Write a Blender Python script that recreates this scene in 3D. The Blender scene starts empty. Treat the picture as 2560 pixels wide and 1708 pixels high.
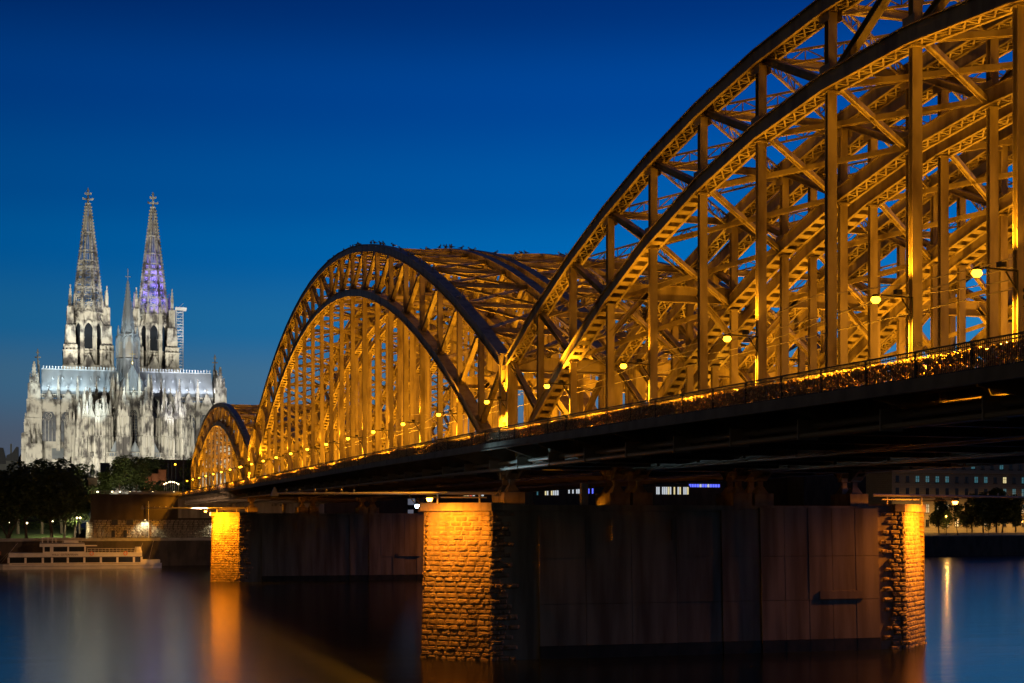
import bpy, math, random
from mathutils import Vector, Matrix
R = math.radians
random.seed(7)
sc = bpy.context.scene
COL = sc.collection

# ------------------------------------------------------------------ camera
TH = math.atan(1182 / 3756)
cam = bpy.data.cameras.new('camera')
cam_o = bpy.data.objects.new('camera', cam)
COL.objects.link(cam_o)
cam.lens = 52.8; cam.sensor_width = 36.0; cam.shift_y = 0.1742
cam.clip_start = 0.5; cam.clip_end = 6000
cam_o.location = (-39.7, -127.9, 12.0)
cam_o.rotation_euler = (math.pi / 2, 0, -TH)
sc.camera = cam_o
sc.view_settings.view_transform = 'Standard'
sc.view_settings.look = 'None'
sc.view_settings.exposure = 0.0
sc.view_settings.gamma = 1.0
sc.cycles.use_denoising = True
sc.cycles.max_bounces = 6
sc.cycles.diffuse_bounces = 3
sc.cycles.glossy_bounces = 4
sc.cycles.caustics_reflective = False
sc.cycles.caustics_refractive = False
sc.cycles.sample_clamp_indirect = 4.0
sc.cycles.use_light_tree = True

def lin(r, g, b):
    f = lambda c: (c / 255 / 12.92) if c / 255 <= 0.04045 else ((c / 255 + 0.055) / 1.055) ** 2.4
    return (f(r), f(g), f(b), 1.0)

# ------------------------------------------------------------------ world: clear sky half an hour after sunset
w = bpy.data.worlds.new('World'); sc.world = w; w.use_nodes = True
nt = w.node_tree; bg = nt.nodes['Background']
tc = nt.nodes.new('ShaderNodeTexCoord')
sep = nt.nodes.new('ShaderNodeSeparateXYZ'); nt.links.new(tc.outputs['Generated'], sep.inputs[0])
ramp = nt.nodes.new('ShaderNodeValToRGB')
nt.links.new(sep.outputs['Z'], ramp.inputs[0])
cr = ramp.color_ramp; cr.interpolation = 'EASE'
stops = [(0.0, (92, 92, 104)), (0.045, (88, 100, 120)), (0.09, (68, 116, 152)), (0.125, (30, 112, 168)), (0.175, (0, 100, 174)),
         (0.21, (0, 87, 164)), (0.27, (0, 69, 150)), (0.33, (0, 48, 119)), (0.55, (0, 30, 84)), (1.0, (0, 18, 55))]
cr.elements[0].position = stops[0][0]; cr.elements[0].color = lin(*stops[0][1])
cr.elements[1].position = stops[-1][0]; cr.elements[1].color = lin(*stops[-1][1])
for p, c in stops[1:-1]:
    e = cr.elements.new(p); e.color = lin(*c)
# brighter towards the north-west where the sun went down
dot = nt.nodes.new('ShaderNodeVectorMath'); dot.operation = 'DOT_PRODUCT'
nt.links.new(tc.outputs['Generated'], dot.inputs[0])
SUNAZ = TH + R(50)
dot.inputs[1].default_value = (math.sin(SUNAZ), math.cos(SUNAZ), 0)
mr = nt.nodes.new('ShaderNodeMapRange')
nt.links.new(dot.outputs['Value'], mr.inputs[0])
mr.inputs[1].default_value = -0.2; mr.inputs[2].default_value = 1.0
mr.inputs[3].default_value = 0.05; mr.inputs[4].default_value = 1.40
sky = nt.nodes.new('ShaderNodeVectorMath'); sky.operation = 'SCALE'
nt.links.new(ramp.outputs[0], sky.inputs[0]); nt.links.new(mr.outputs[0], sky.inputs['Scale'])
# the eastern sky behind the viewer is night with a faint warm city glow
mg = nt.nodes.new('ShaderNodeMapRange'); nt.links.new(dot.outputs['Value'], mg.inputs[0])
mg.inputs[1].default_value = .25; mg.inputs[2].default_value = -.35; mg.inputs[3].default_value = 0; mg.inputs[4].default_value = 1
mx = nt.nodes.new('ShaderNodeMix'); mx.data_type = 'RGBA'
nt.links.new(mg.outputs[0], mx.inputs['Factor']); nt.links.new(sky.outputs[0], mx.inputs['A']); mx.inputs['B'].default_value = (.032, .022, .013, 1)
nt.links.new(mx.outputs['Result'], bg.inputs[0]); bg.inputs[1].default_value = 1.0

# ------------------------------------------------------------------ helpers
def F(x, y, Y):
    """point of the place seen at photo pixel (x, y) for things standing at distance Y along the bridge"""
    a = x - 98.4; s = Y + 127.9
    p = a * s / (4127 - .3147 * a)
    zd = .954 * (s + .3147 * p)
    return Vector((p - 39.7, Y, 12 + (1300 - y) * zd / 3756))

class MB:
    def __init__(self, o=(0, 0, 0)):
        self.v = []; self.f = []; self.o = Vector(o)
    def add(self, vs, fs):
        n = len(self.v)
        self.v += [(a[0], a[1], a[2]) for a in vs]
        self.f += [tuple(i + n for i in f) for f in fs]
    def box(self, c, s, rz=0.0):
        hx, hy, hz = s[0] / 2, s[1] / 2, s[2] / 2
        cs, sn = math.cos(rz), math.sin(rz)
        vs = []
        for dx, dy, dz in ((-1,-1,-1),(1,-1,-1),(1,1,-1),(-1,1,-1),(-1,-1,1),(1,-1,1),(1,1,1),(-1,1,1)):
            x, y = dx * hx, dy * hy
            vs.append((c[0] + x * cs - y * sn, c[1] + x * sn + y * cs, c[2] + dz * hz))
        self.add(vs, [(0,3,2,1),(4,5,6,7),(0,1,5,4),(1,2,6,5),(2,3,7,6),(3,0,4,7)])
    def bx(self, x0, x1, y0, y1, z0, z1):
        self.box(((x0+x1)/2, (y0+y1)/2, (z0+z1)/2), (abs(x1-x0), abs(y1-y0), abs(z1-z0)))
    def beam(self, p0, p1, wd, ht, side=(1, 0, 0), off=(0, 0)):
        p0 = Vector(p0); p1 = Vector(p1); d = (p1 - p0)
        if d.length < 1e-6: return
        d.normalize(); s = Vector(side); s = s - d * s.dot(d)
        if s.length < 1e-4:
            s = Vector((0, 1, 0)); s = s - d * s.dot(d)
        s.normalize(); u = d.cross(s)
        sh = s * off[0] + u * off[1]; a = s * wd / 2; b = u * ht / 2
        vs = [p + sh + q for p in (p0, p1) for q in (-a - b, a - b, a + b, -a + b)]
        self.add(vs, [(0,3,2,1),(4,5,6,7),(0,1,5,4),(1,2,6,5),(2,3,7,6),(3,0,4,7)])
    def H(self, p0, p1, wide, deep, side=(1, 0, 0), t=.05):
        self.beam(p0, p1, wide, t, side, (0, deep / 2 - t / 2))
        self.beam(p0, p1, wide, t, side, (0, -deep / 2 + t / 2))
        self.beam(p0, p1, t, deep - 2 * t, side)
    def tube(self, p0, p1, r0, r1=None, n=8, cap=True):
        r1 = r0 if r1 is None else r1
        p0 = Vector(p0); p1 = Vector(p1); d = (p1 - p0).normalized()
        s = Vector((1, 0, 0)) if abs(d.x) < .8 else Vector((0, 1, 0))
        s = (s - d * s.dot(d)).normalized(); u = d.cross(s)
        vs = []
        for p, r in ((p0, r0), (p1, r1)):
            for k in range(n):
                a = 2 * math.pi * k / n
                vs.append(p + s * (r * math.cos(a)) + u * (r * math.sin(a)))
        fs = [(k, (k + 1) % n, n + (k + 1) % n, n + k) for k in range(n)]
        if cap: fs += [tuple(range(n))[::-1], tuple(range(n, 2 * n))]
        self.add(vs, fs)
    def frustum(self, c, z0, z1, r0, r1, n=4, rot=None):
        rot = math.pi / n if rot is None else rot
        k = 1 / math.cos(math.pi / n)
        vs = []
        for z, r in ((z0, r0), (z1, r1)):
            for i in range(n):
                a = rot + 2 * math.pi * i / n
                vs.append((c[0] + r * k * math.cos(a), c[1] + r * k * math.sin(a), z))
        fs = [(i, (i + 1) % n, n + (i + 1) % n, n + i) for i in range(n)] + [tuple(range(n))[::-1], tuple(range(n, 2 * n))]
        self.add(vs, fs)
    def sweep(self, pts, x0, x1, d0, d1, cap=True):
        """rectangle x0..x1 across, d0..d1 along the normal, mitred along pts that lie in a y-z plane"""
        n = len(pts); vs = []
        for i, p in enumerate(pts):
            a = Vector(pts[max(i - 1, 0)]); b = Vector(pts[min(i + 1, n - 1)])
            t = (b - a); t.x = 0; t.normalize()
            nn = Vector((0, -t.z, t.y))
            if i not in (0, n - 1):
                e = (Vector(p) - a).normalized()
                m = 1 / max(.5, abs(t.dot(e)))
            else: m = 1
            for xx, dd in ((x0, d0), (x1, d0), (x1, d1), (x0, d1)):
                vs.append(Vector(p) + Vector((xx, 0, 0)) + nn * dd * m)
        fs = []
        for i in range(n - 1):
            for k in range(4):
                fs.append((4*i + k, 4*i + (k+1) % 4, 4*i + 4 + (k+1) % 4, 4*i + 4 + k))
        if cap: fs += [(0, 3, 2, 1), tuple(4*(n-1) + k for k in range(4))]
        self.add(vs, fs)
    def prism(self, poly, y0, y1):
        """polygon in x-z extruded along y"""
        n = len(poly)
        vs = [(p[0], y0, p[1]) for p in poly] + [(p[0], y1, p[1]) for p in poly]
        fs = [(k, (k+1) % n, n + (k+1) % n, n + k) for k in range(n)] + [tuple(range(n))[::-1], tuple(range(n, 2*n))]
        self.add(vs, fs)
    def mesh(self, name):
        me = bpy.data.meshes.new(name)
        o = self.o
        me.from_pydata([(a[0] - o.x, a[1] - o.y, a[2] - o.z) for a in self.v], [], self.f)
        me.update()
        return me
    def build(self, name, m, parent=None, smooth=False):
        me = self.mesh(name)
        me.materials.append(m)
        if smooth: me.polygons.foreach_set('use_smooth', [True] * len(me.polygons))
        ob = bpy.data.objects.new(name, me); COL.objects.link(ob)
        if parent is not None: ob.parent = parent
        else: ob.location = self.o
        return ob

def empty(name, loc, label=None, cat=None, group=None, rz=0.0):
    o = bpy.data.objects.new(name, None); COL.objects.link(o); o.location = loc; o.rotation_euler.z = rz
    o.empty_display_size = .1
    if label: tag(o, label, cat, group)
    return o
def tag(o, label, cat, group=None):
    o['label'] = label; o['category'] = cat
    if group: o['group'] = group
    return o
def kind(o, k, label=None):
    o['kind'] = k
    if label: o['label'] = label
    return o
def copy_tree(o, parent=None):
    c = o.copy(); COL.objects.link(c)
    if parent is not None: c.parent = parent
    for ch in list(o.children): copy_tree(ch, c)
    return c
ORD = ['first','second','third','fourth','fifth','sixth','seventh','eighth','ninth','tenth','eleventh','twelfth','thirteenth','fourteenth',
       'fifteenth','sixteenth','seventeenth','eighteenth','nineteenth','twentieth','twenty-first','twenty-second','twenty-third','twenty-fourth','twenty-fifth','twenty-sixth','twenty-seventh','twenty-eighth']

# ------------------------------------------------------------------ materials
def mat(name, col, rough=.6, metal=0.0, col2=None, scale=1.0, stretch=(1, 1, 1), bump=0.0, lo=.4, hi=.65, detail=6, spec=.5):
    m = bpy.data.materials.new(name); m.use_nodes = True
    t = m.node_tree; b = t.nodes['Principled BSDF']
    b.inputs['Base Color'].default_value = (*col, 1); b.inputs['Roughness'].default_value = rough
    b.inputs['Metallic'].default_value = metal; b.inputs['Specular IOR Level'].default_value = spec
    if col2 or bump:
        g = t.nodes.new('ShaderNodeNewGeometry')
        mp = t.nodes.new('ShaderNodeMapping'); mp.inputs['Scale'].default_value = stretch
        t.links.new(g.outputs['Position'], mp.inputs[0])
        nz = t.nodes.new('ShaderNodeTexNoise'); nz.inputs['Scale'].default_value = scale; nz.inputs['Detail'].default_value = detail
        t.links.new(mp.outputs[0], nz.inputs['Vector'])
        if col2:
            r = t.nodes.new('ShaderNodeValToRGB'); r.color_ramp.elements[0].position = lo; r.color_ramp.elements[1].position = hi
            r.color_ramp.elements[0].color = (*col, 1); r.color_ramp.elements[1].color = (*col2, 1)
            t.links.new(nz.outputs['Fac'], r.inputs[0]); t.links.new(r.outputs[0], b.inputs['Base Color'])
        if bump:
            bp = t.nodes.new('ShaderNodeBump'); bp.inputs['Strength'].default_value = 1; bp.inputs['Distance'].default_value = bump
            t.links.new(nz.outputs['Fac'], bp.inputs['Height']); t.links.new(bp.outputs[0], b.inputs['Normal'])
    return m
def emis(name, col, st):
    m = bpy.data.materials.new(name); m.use_nodes = True
    b = m.node_tree.nodes['Principled BSDF']
    b.inputs['Base Color'].default_value = (.8, .8, .8, 1)
    b.inputs['Emission Color'].default_value = (*col, 1); b.inputs['Emission Strength'].default_value = st
    return m
def brickmat(name, c1, c2, mortar, w_, h_, bump=.06, axis='XZ'):
    m = mat(name, c1, .85); t = m.node_tree; b = t.nodes['Principled BSDF']
    g = t.nodes.new('ShaderNodeNewGeometry'); s = t.nodes.new('ShaderNodeSeparateXYZ'); c = t.nodes.new('ShaderNodeCombineXYZ')
    t.links.new(g.outputs['Position'], s.inputs[0])
    ad = t.nodes.new('ShaderNodeMath'); ad.operation = 'ADD'
    t.links.new(s.outputs['X'], ad.inputs[0]); t.links.new(s.outputs['Y'], ad.inputs[1])
    t.links.new(ad.outputs[0], c.inputs['X']); t.links.new(s.outputs['Z'], c.inputs['Y'])
    nz = t.nodes.new('ShaderNodeTexNoise'); nz.inputs['Scale'].default_value = .8; t.links.new(c.outputs[0], nz.inputs['Vector'])
    mx0 = t.nodes.new('ShaderNodeVectorMath'); mx0.operation = 'MULTIPLY_ADD'
    t.links.new(nz.outputs['Color'], mx0.inputs[0]); mx0.inputs[1].default_value = (.25, .18, 0); t.links.new(c.outputs[0], mx0.inputs[2])
    br = t.nodes.new('ShaderNodeTexBrick'); t.links.new(mx0.outputs[0], br.inputs['Vector'])
    br.inputs['Scale'].default_value = 1; br.inputs['Brick Width'].default_value = w_; br.inputs['Row Height'].default_value = h_
    br.inputs['Mortar Size'].default_value = h_ * .09; br.inputs['Mortar Smooth'].default_value = .6
    br.inputs['Color1'].default_value = (*c1, 1); br.inputs['Color2'].default_value = (*c2, 1); br.inputs['Mortar'].default_value = (*mortar, 1)
    t.links.new(br.outputs['Color'], b.inputs['Base Color'])
    n2 = t.nodes.new('ShaderNodeTexNoise'); n2.inputs['Scale'].default_value = 3; n2.inputs['Detail'].default_value = 6; t.links.new(g.outputs['Position'], n2.inputs['Vector'])
    mm = t.nodes.new('ShaderNodeMath'); mm.operation = 'SUBTRACT'; t.links.new(n2.outputs['Fac'], mm.inputs[0]); t.links.new(br.outputs['Fac'], mm.inputs[1])
    bp = t.nodes.new('ShaderNodeBump'); bp.inputs['Distance'].default_value = bump; t.links.new(mm.outputs[0], bp.inputs['Height'])
    t.links.new(bp.outputs[0], b.inputs['Normal'])
    return m

M = {}
M['steel'] = mat('bridge_steel', (.44, .38, .24), .48, 0, (.17, .13, .08), .9, (1, 1, .3), .01, .45, .70, 9)
M['deck_steel'] = mat('girder_steel', (.26, .24, .19), .55, 0, (.14, .125, .10), .8, (1, 1, .5), 0, .4, .7)
M['asphalt'] = mat('asphalt', (.06, .058, .055), .85, 0, (.09, .085, .08), 3)
M['rail_paint'] = mat('railing_paint', (.07, .08, .085), .5, .2)
M['lock_metal'] = mat('padlock_metal', (.90, .78, .48), .4, .25, (.75, .42, .30), 9, (1, 1, 1), 0, .35, .65)
M['stone'] = mat('rusticated_stone', (.40, .34, .26), .9, 0, (.20, .165, .12), 1.1, (1, 1, 1), .05, .4, .7, 8)
M['capstone'] = mat('cap_stone', (.38, .33, .26), .85, 0, (.2, .18, .14), 1.5, (1, 1, .5), .02, .4, .7)
M['concrete'] = mat('stained_concrete', (.50, .44, .33), .85, 0, (.24, .20, .145), .75, (1, 1, .10), .015, .38, .66, 9)
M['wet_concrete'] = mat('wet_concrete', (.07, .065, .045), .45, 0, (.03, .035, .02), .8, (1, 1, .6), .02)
M['black'] = mat('black_metal', (.02, .02, .02), .5, .3)
M['pale_metal'] = mat('pale_metal', (.5, .48, .42), .5, .3)
M['lamp_glass'] = emis('sodium_lamp_glass', (1, .44, .014), 11)
M['pier_glass'] = emis('pier_lamp_glass', (1, .36, .03), 30)
M['white_lamp'] = emis('white_lamp_glass', (1, .80, .42), 9)
M['cold_lamp'] = emis('cold_lamp_glass', (.65, .9, 1), 60)
M['flood_glass'] = emis('floodlight_glass', (1, .5, .1), 6)
SOD = (1.0, .37, .012)
WARM = (1.0, .80, .45)

def light(typ, name, loc, energy, col, parent=None, size=.2, target=None, spot=None, blend=.5):
    d = bpy.data.lights.new(name, typ); d.energy = energy; d.color = col
    if typ == 'AREA': d.shape = 'RECTANGLE'; d.size = size; d.size_y = size
    else: d.shadow_soft_size = size
    if typ == 'SPOT': d.spot_size = R(spot or 90); d.spot_blend = blend
    o = bpy.data.objects.new(name, d); COL.objects.link(o); o.location = loc
    if target is not None:
        q = (Vector(target) - Vector(loc)).to_track_quat('-Z', 'Y'); o.rotation_euler = q.to_euler()
    if parent is not None: 
        o.parent = parent; o.matrix_parent_inverse = Matrix.Translation(parent.location).inverted()
    return o

# ------------------------------------------------------------------ river
def water_mat():
    m = bpy.data.materials.new('river_water'); m.use_nodes = True
    t = m.node_tree; b = t.nodes['Principled BSDF']
    b.inputs['Base Color'].default_value = (.006, .010, .014, 1); b.inputs['Roughness'].default_value = .185
    b.inputs['IOR'].default_value = 1.33; b.inputs['Specular IOR Level'].default_value = .5
    g = t.nodes.new('ShaderNodeNewGeometry')
    mp = t.nodes.new('ShaderNodeMapping'); mp.inputs['Scale'].default_value = (.05, .22, 1); mp.inputs['Rotation'].default_value = (0, 0, R(17))
    t.links.new(g.outputs['Position'], mp.inputs[0])
    nz = t.nodes.new('ShaderNodeTexNoise'); nz.inputs['Scale'].default_value = 1.0; nz.inputs['Detail'].default_value = 5
    t.links.new(mp.outputs[0], nz.inputs['Vector'])
    bp = t.nodes.new('ShaderNodeBump'); bp.inputs['Distance'].default_value = .12; bp.inputs['Strength'].default_value = .5
    t.links.new(nz.outputs['Fac'], bp.inputs['Height']); t.links.new(bp.outputs[0], b.inputs['Normal'])
    return m
b = MB(); b.add([(-900, -400, 0), (1500, -400, 0), (1500, 420, 0), (-900, 420, 0)], [(0, 1, 2, 3)])
kind(b.build('water', water_mat()), 'structure')

# ------------------------------------------------------------------ bridge
TR = (0.0, 9.9)            # truss planes of the first bridge
PITCH = 12.1               # distance to the next bridge
def interp(x, xs, ys):
    if x <= xs[0]: return ys[0]
    for i in range(len(xs) - 1):
        if x <= xs[i+1]: return ys[i] + (ys[i+1] - ys[i]) * (x - xs[i]) / (xs[i+1] - xs[i])
    return ys[-1]
def deck(y): return 18.25 + interp(y, [-130, -78, -56, -34, -12, 30, 100, 290], [-.5, -.28, -.15, -.02, .1, .16, .02, .02])

def chord(b, pts, lace, wd=.9, dp=.85):
    h = wd / 2
    b.sweep(pts, -h, -h + .06, -dp / 2, dp / 2)
    b.sweep(pts, h - .06, h, -dp / 2, dp / 2)
    b.sweep(pts, -h - .12, h + .12, dp / 2 + .003, dp / 2 + .07)
    b.sweep(pts, -h - .14, -h - .003, -dp / 2, -dp / 2 + .06)
    b.sweep(pts, h + .003, h + .14, -dp / 2, -dp / 2 + .06)
    for i in range(len(pts) - 1):
        a = Vector(pts[i]); c = Vector(pts[i+1]); d = (c - a); L = d.length; d.normalize(); nn = Vector((0, -d.z, d.y))
        base = a - nn * (dp / 2 - .05)
        n = max(2, round(L / 1.15))
        for k in range(n):
            q0 = base + d * (L * k / n); q1 = base + d * (L * (k + 1) / n)
            if lace[i] == 'b':
                qm = (q0 + q1) / 2; b.beam(qm - d * .28, qm + d * .28, wd - .13, .05)
            else:
                s = Vector((h - .1, 0, 0))
                b.beam(q0 - s, q1 + s, .10, .05, side=(0, d.y, d.z)); b.beam(q0 + s, q1 - s, .10, .035, side=(0, d.y, d.z))
                if k: b.beam(q0 - s, q0 + s, .12, .02, side=(0, d.y, d.z))

def lattice(b, p0, p1, h=.7, t=.13):
    p0 = Vector(p0); p1 = Vector(p1); up = Vector((0, 0, h / 2))
    b.beam(p0 + up, p1 + up, t, t, (0, 0, 1)); b.beam(p0 - up, p1 - up, t, t, (0, 0, 1))
    n = max(3, round((p1 - p0).length / 1.1))
    for k in range(n):
        a = p0.lerp(p1, k / n); c = p0.lerp(p1, (k + 1) / n)
        if k % 2: a, c = a + up, c - up
        else: a, c = a - up, c + up
        b.beam(a, c, .07, .07, (0, 0, 1))
        m_ = p0.lerp(p1, (k + 1) / n); b.beam(m_ - up, m_ + up, .07, .05, (0, 0, 1))

def make_span(y0, n, L, zu, zl, label, near=False):
    ym = y0 + n * L / 2
    O = (4.95, ym, 18.0)
    root = empty('arch_span', O, label, 'bridge span', 'arch spans of the railway bridge')
    N = [y0 + i * L for i in range(n + 1)]
    S = M['steel']
    nb = lambda: MB(O)
    for X in TR:
        up = [(X, y, zu(y)) for y in N]
        lo = [(X, y, zl(y)) for y in N]
        b = nb(); chord(b, up, ['x'] * n); b.build('upper_chord', S, root)
        b = nb(); chord(b, lo, ['x' if min(zl(N[i]), zl(N[i+1])) > (32.6 if near else 40.8) else 'b' for i in range(n)]); b.build('lower_chord', S, root)
        for i in range(1, n):
            y = N[i]
            b = nb(); b.H((X, y, zl(y) + .45), (X, y, zu(y) - .42), .52, .42)
            # gusset plates at both ends
            for xx in (-.5, .5):
                b.box((X + xx * .74, y, zu(y) - .62), (.03, 1.05, .6)); b.box((X + xx * .74, y, zl(y) + .62), (.03, 1.05, .6))
            b.build('web_post', S, root)
            b = nb(); b.H((X, y, 17.5), (X, y, zl(y) - .4), .54, .34)
            b.box((X, y, zl(y) - .5), (.8, .5, .08))
            b.build('hanger', S, root)
        for i in range(n):
            if i < n / 2: a, c = (X, N[i], zu(N[i])), (X, N[i+1], zl(N[i+1]))
            else: a, c = (X, N[i+1], zu(N[i+1])), (X, N[i], zl(N[i]))
            b = nb(); A = Vector(a); C_ = Vector(c); d = (C_ - A).normalized()
            b.H(A + d * .5, C_ - d * .5, .46, .44); b.build('diagonal', S, root)
        for y, s in ((N[0], 1), (N[-1], -1)):
            b = nb()
            zt = zu(y) + .55
            b.beam((X, y, 15.6), (X, y, zt), .95, .06, (1, 0, 0), (0, .34)); b.beam((X, y, 15.6), (X, y, zt), .95, .06, (1, 0, 0), (0, -.34))
            b.beam((X - .4, y, 15.6), (X - .4, y, zt - .05), .06, .62); b.beam((X + .4, y, 15.6), (X + .4, y, zt - .05), .06, .62)
            b.box((X, y, zt + .04), (1.15, .9, .08))
            b.build('end_post', S, root)
        b = nb()   # tie girder along the deck
        b.bx(X - .04, X + .04, N[0], N[-1], 16.5, 18.0); b.bx(X - .3, X + .3, N[0], N[-1], 16.42, 16.497); b.bx(X - .3, X + .3, N[0], N[-1], 18.003, 18.07)
        for k in range(2 * n): b.bx(X - .28, X + .28, N[0] + (k + .5) * L / 2 - .03, N[0] + (k + .5) * L / 2 + .03, 16.5, 17.99)
        b.build('tie_girder', M['deck_steel'], root)
    x0, x1 = TR
    for i in range(n):
        ya, yb = N[i], N[i+1]; za, zb = zu(ya) - .1, zu(yb) - .1
        b = nb()
        if near:
            if 0 < i: 
                b.H((x0 + .5, ya, za), (x1 - .5, ya, za), .32, .5, (0, 1, 0))
            lattice(b, (x0 + .4, ya, za), (x1 - .4, yb, zb)); lattice(b, (x1 - .4, ya, za), (x0 + .4, yb, zb))
        else:
            if i: b.H((x0 + .5, ya, za), (x1 - .5, ya, za), .34, .5, (0, 1, 0))
            b.H((x0 + .4, ya, za), (x1 - .4, yb, zb), .26, .30, (0, 1, 0)); b.H((x1 - .4, ya, za), (x0 + .4, yb, zb), .26, .27, (0, 1, 0))
        b.build('upper_bracing', S, root)
        za, zb = zl(ya) - .1, zl(yb) - .1
        if min(za, zb) > 24.3:
            b = nb()
            b.H((x0 + .4, ya, za), (x1 - .4, yb, zb), .30, .34, (0, 0, 1)); b.H((x1 - .4, ya, za), (x0 + .4, yb, zb), .30, .31, (0, 0, 1))
            b.build('lower_bracing', S, root)
    # portal frames where the clearance gauge begins
    for i in range(1, n):
        y = N[i]
        if zl(y) > 25.0 and (zl(N[i-1]) <= 25.0 or zl(N[i+1]) <= 25.0):
            b = nb(); z = zl(y) + .5
            b.H((x0, y, z), (x1, y, z), .5, 1.2, (0, 1, 0)); b.H((x0, y, z - 3.2), (x0 + 3, y, z), .4, .4, (0, 1, 0)); b.H((x1, y, z - 3.2), (x1 - 3, y, z), .4, .4, (0, 1, 0))
            b.build('portal_frame', S, root)
    for y in (N[0], N[-1]):
        b = nb(); z = zu(y)
        b.H((x0 + .5, y, z - .3), (x1 - .5, y, z - .3), .5, 1.3, (0, 1, 0)); b.build('portal_frame', S, root)
    for i in range(n + 1):
        b = nb(); b.H((x0, N[i], 17.1), (x1, N[i], 17.1), .5, 1.25, (0, 1, 0), .06); b.build('cross_girder', M['deck_steel'], root)
    b = nb()
    for x in (1.9, 3.9, 6.0, 8.0): b.bx(x - .12, x + .12, N[0], N[-1], 17.2, 17.9)
    b.bx(.45, 9.45, N[0], N[-1], 17.76, 17.9)
    b.build('track_deck', M['deck_steel'], root)
    b = nb()
    for x in (2.2, 3.64, 6.2, 7.64): b.bx(x - .04, x + .04, N[0], N[-1], 18.0, 18.17)
    k = N[0]
    while k < N[-1]:
        b.bx(1.6, 4.2, k - .12, k + .12, 17.903, 18.0); b.bx(5.6, 8.2, k - .12, k + .12, 17.903, 18.0); k += .75
    b.build('rail_tracks', M['black'], root)
    return root

PN, PM, PW = 8.0, 167.4 / 22, 7.87
zu_n = lambda y: 39.1 - .00364 * (y + 61.6) ** 2
zl_n = lambda y: 35.05 - .0053 * (y + 61.6) ** 2
zu_m = lambda y: 48.4 - .00317 * (y - 84.0) ** 2
zl_m = lambda y: 43.0 - .00381 * (y - 84.0) ** 2
zu_w = lambda y: 38.6 - .00364 * (y - 228.6) ** 2
zl_w = lambda y: 34.4 - .0053 * (y - 228.6) ** 2
POS = ['front', 'middle', 'rear']
spans = [make_span(-121.6, 15, PN, zu_n, zl_n, 'nearest steel arch span of the front row, running out of the picture at top right', True),
         make_span(.3, 22, PM, zu_m, zl_m, 'tall central steel arch span of the front row, between the two river piers'),
         make_span(169.6, 15, PW, zu_w, zl_w, 'small far steel arch span of the front row, in front of the cathedral')]
WHERE = ['near right-hand arch span', 'tall central arch span', 'far low arch span']
for j in (1, 2):
    for k, s in enumerate(spans):
        c = copy_tree(s); c.location.x += PITCH * j
        c['label'] = '%s of the %s row, half hidden by the row before' % (WHERE[k], POS[j])

# battens between neighbouring end posts
for ya, yb, nm in ((-1.6, .3, 'near'), (167.7, 169.6, 'far')):
    for j in range(3):
        r = empty('joint_pillar', (PITCH * j, (ya + yb) / 2, 15), 'steel ladder pillar joining arch spans over the %s pier, %s row' % (nm, POS[j]), 'steel pillar', 'pillars where arch spans meet')
        for X in TR:
            b = MB((0, (ya + yb) / 2, 15))
            for z in [16 + 1.55 * q for q in range(7)]: b.bx(X - .40, X + .40, ya + .39, yb - .39, z, z + .45)
            b.build('batten', M['steel'], r)

# footpath on the south side
O = (-2, 80, 18)
fp = empty('footpath', O, 'cantilevered footpath along the bridge outside the front arches', 'footpath')
ys = [-124 + 4 * i for i in range(104)]
b = MB(O)
for i in range(len(ys) - 1):
    a, c = deck(ys[i]), deck(ys[i+1])
    b.add([(x, y, z) for y, d in ((ys[i], a), (ys[i+1], c)) for x, z in ((-3.75, d), (-.32, d), (-.32, d - .16), (-3.75, d - .16))], [(0,1,5,4),(1,2,6,5),(2,3,7,6),(3,0,4,7)])
b.build('slab', M['asphalt'], fp)
b = MB(O)
for i in range(len(ys) - 1):
    a, c = deck(ys[i]), deck(ys[i+1])
    b.beam((-3.82, ys[i], a - .22), (-3.82, ys[i+1], c - .22), .12, .55); b.beam((-3.9, ys[i], a - .5), (-3.9, ys[i+1], c - .5), .3, .06)
b.build('fascia', M['deck_steel'], fp)
b = MB(O)
for y in ys[::2]:
    d = deck(y)
    b.add([(-3.7, y - .08, d - .2), (-.3, y - .08, d - .2), (-.3, y - .08, 16.7), (-3.7, y - .08, d - .6), (-3.7, y + .08, d - .2), (-.3, y + .08, d - .2), (-.3, y + .08, 16.7), (-3.7, y + .08, d - .6)],
          [(0,1,2,3),(7,6,5,4),(0,4,5,1),(1,5,6,2),(2,6,7,3),(3,7,4,0)])
b.build('bracket', M['deck_steel'], fp)
b = MB(O)
b.tube((-1.2, -124, 16.9), (-1.2, 288, 16.9), .17, n=10); b.tube((-2.0, -124, 16.35), (-2.0, 288, 16.35), .14, n=10)
for y in ys[::2]: b.bx(-2.2, -1.0, y + 1.9, y + 2.0, 16.15, 17.2)
b.build('service_pipe', M['pale_metal'], fp)

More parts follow.
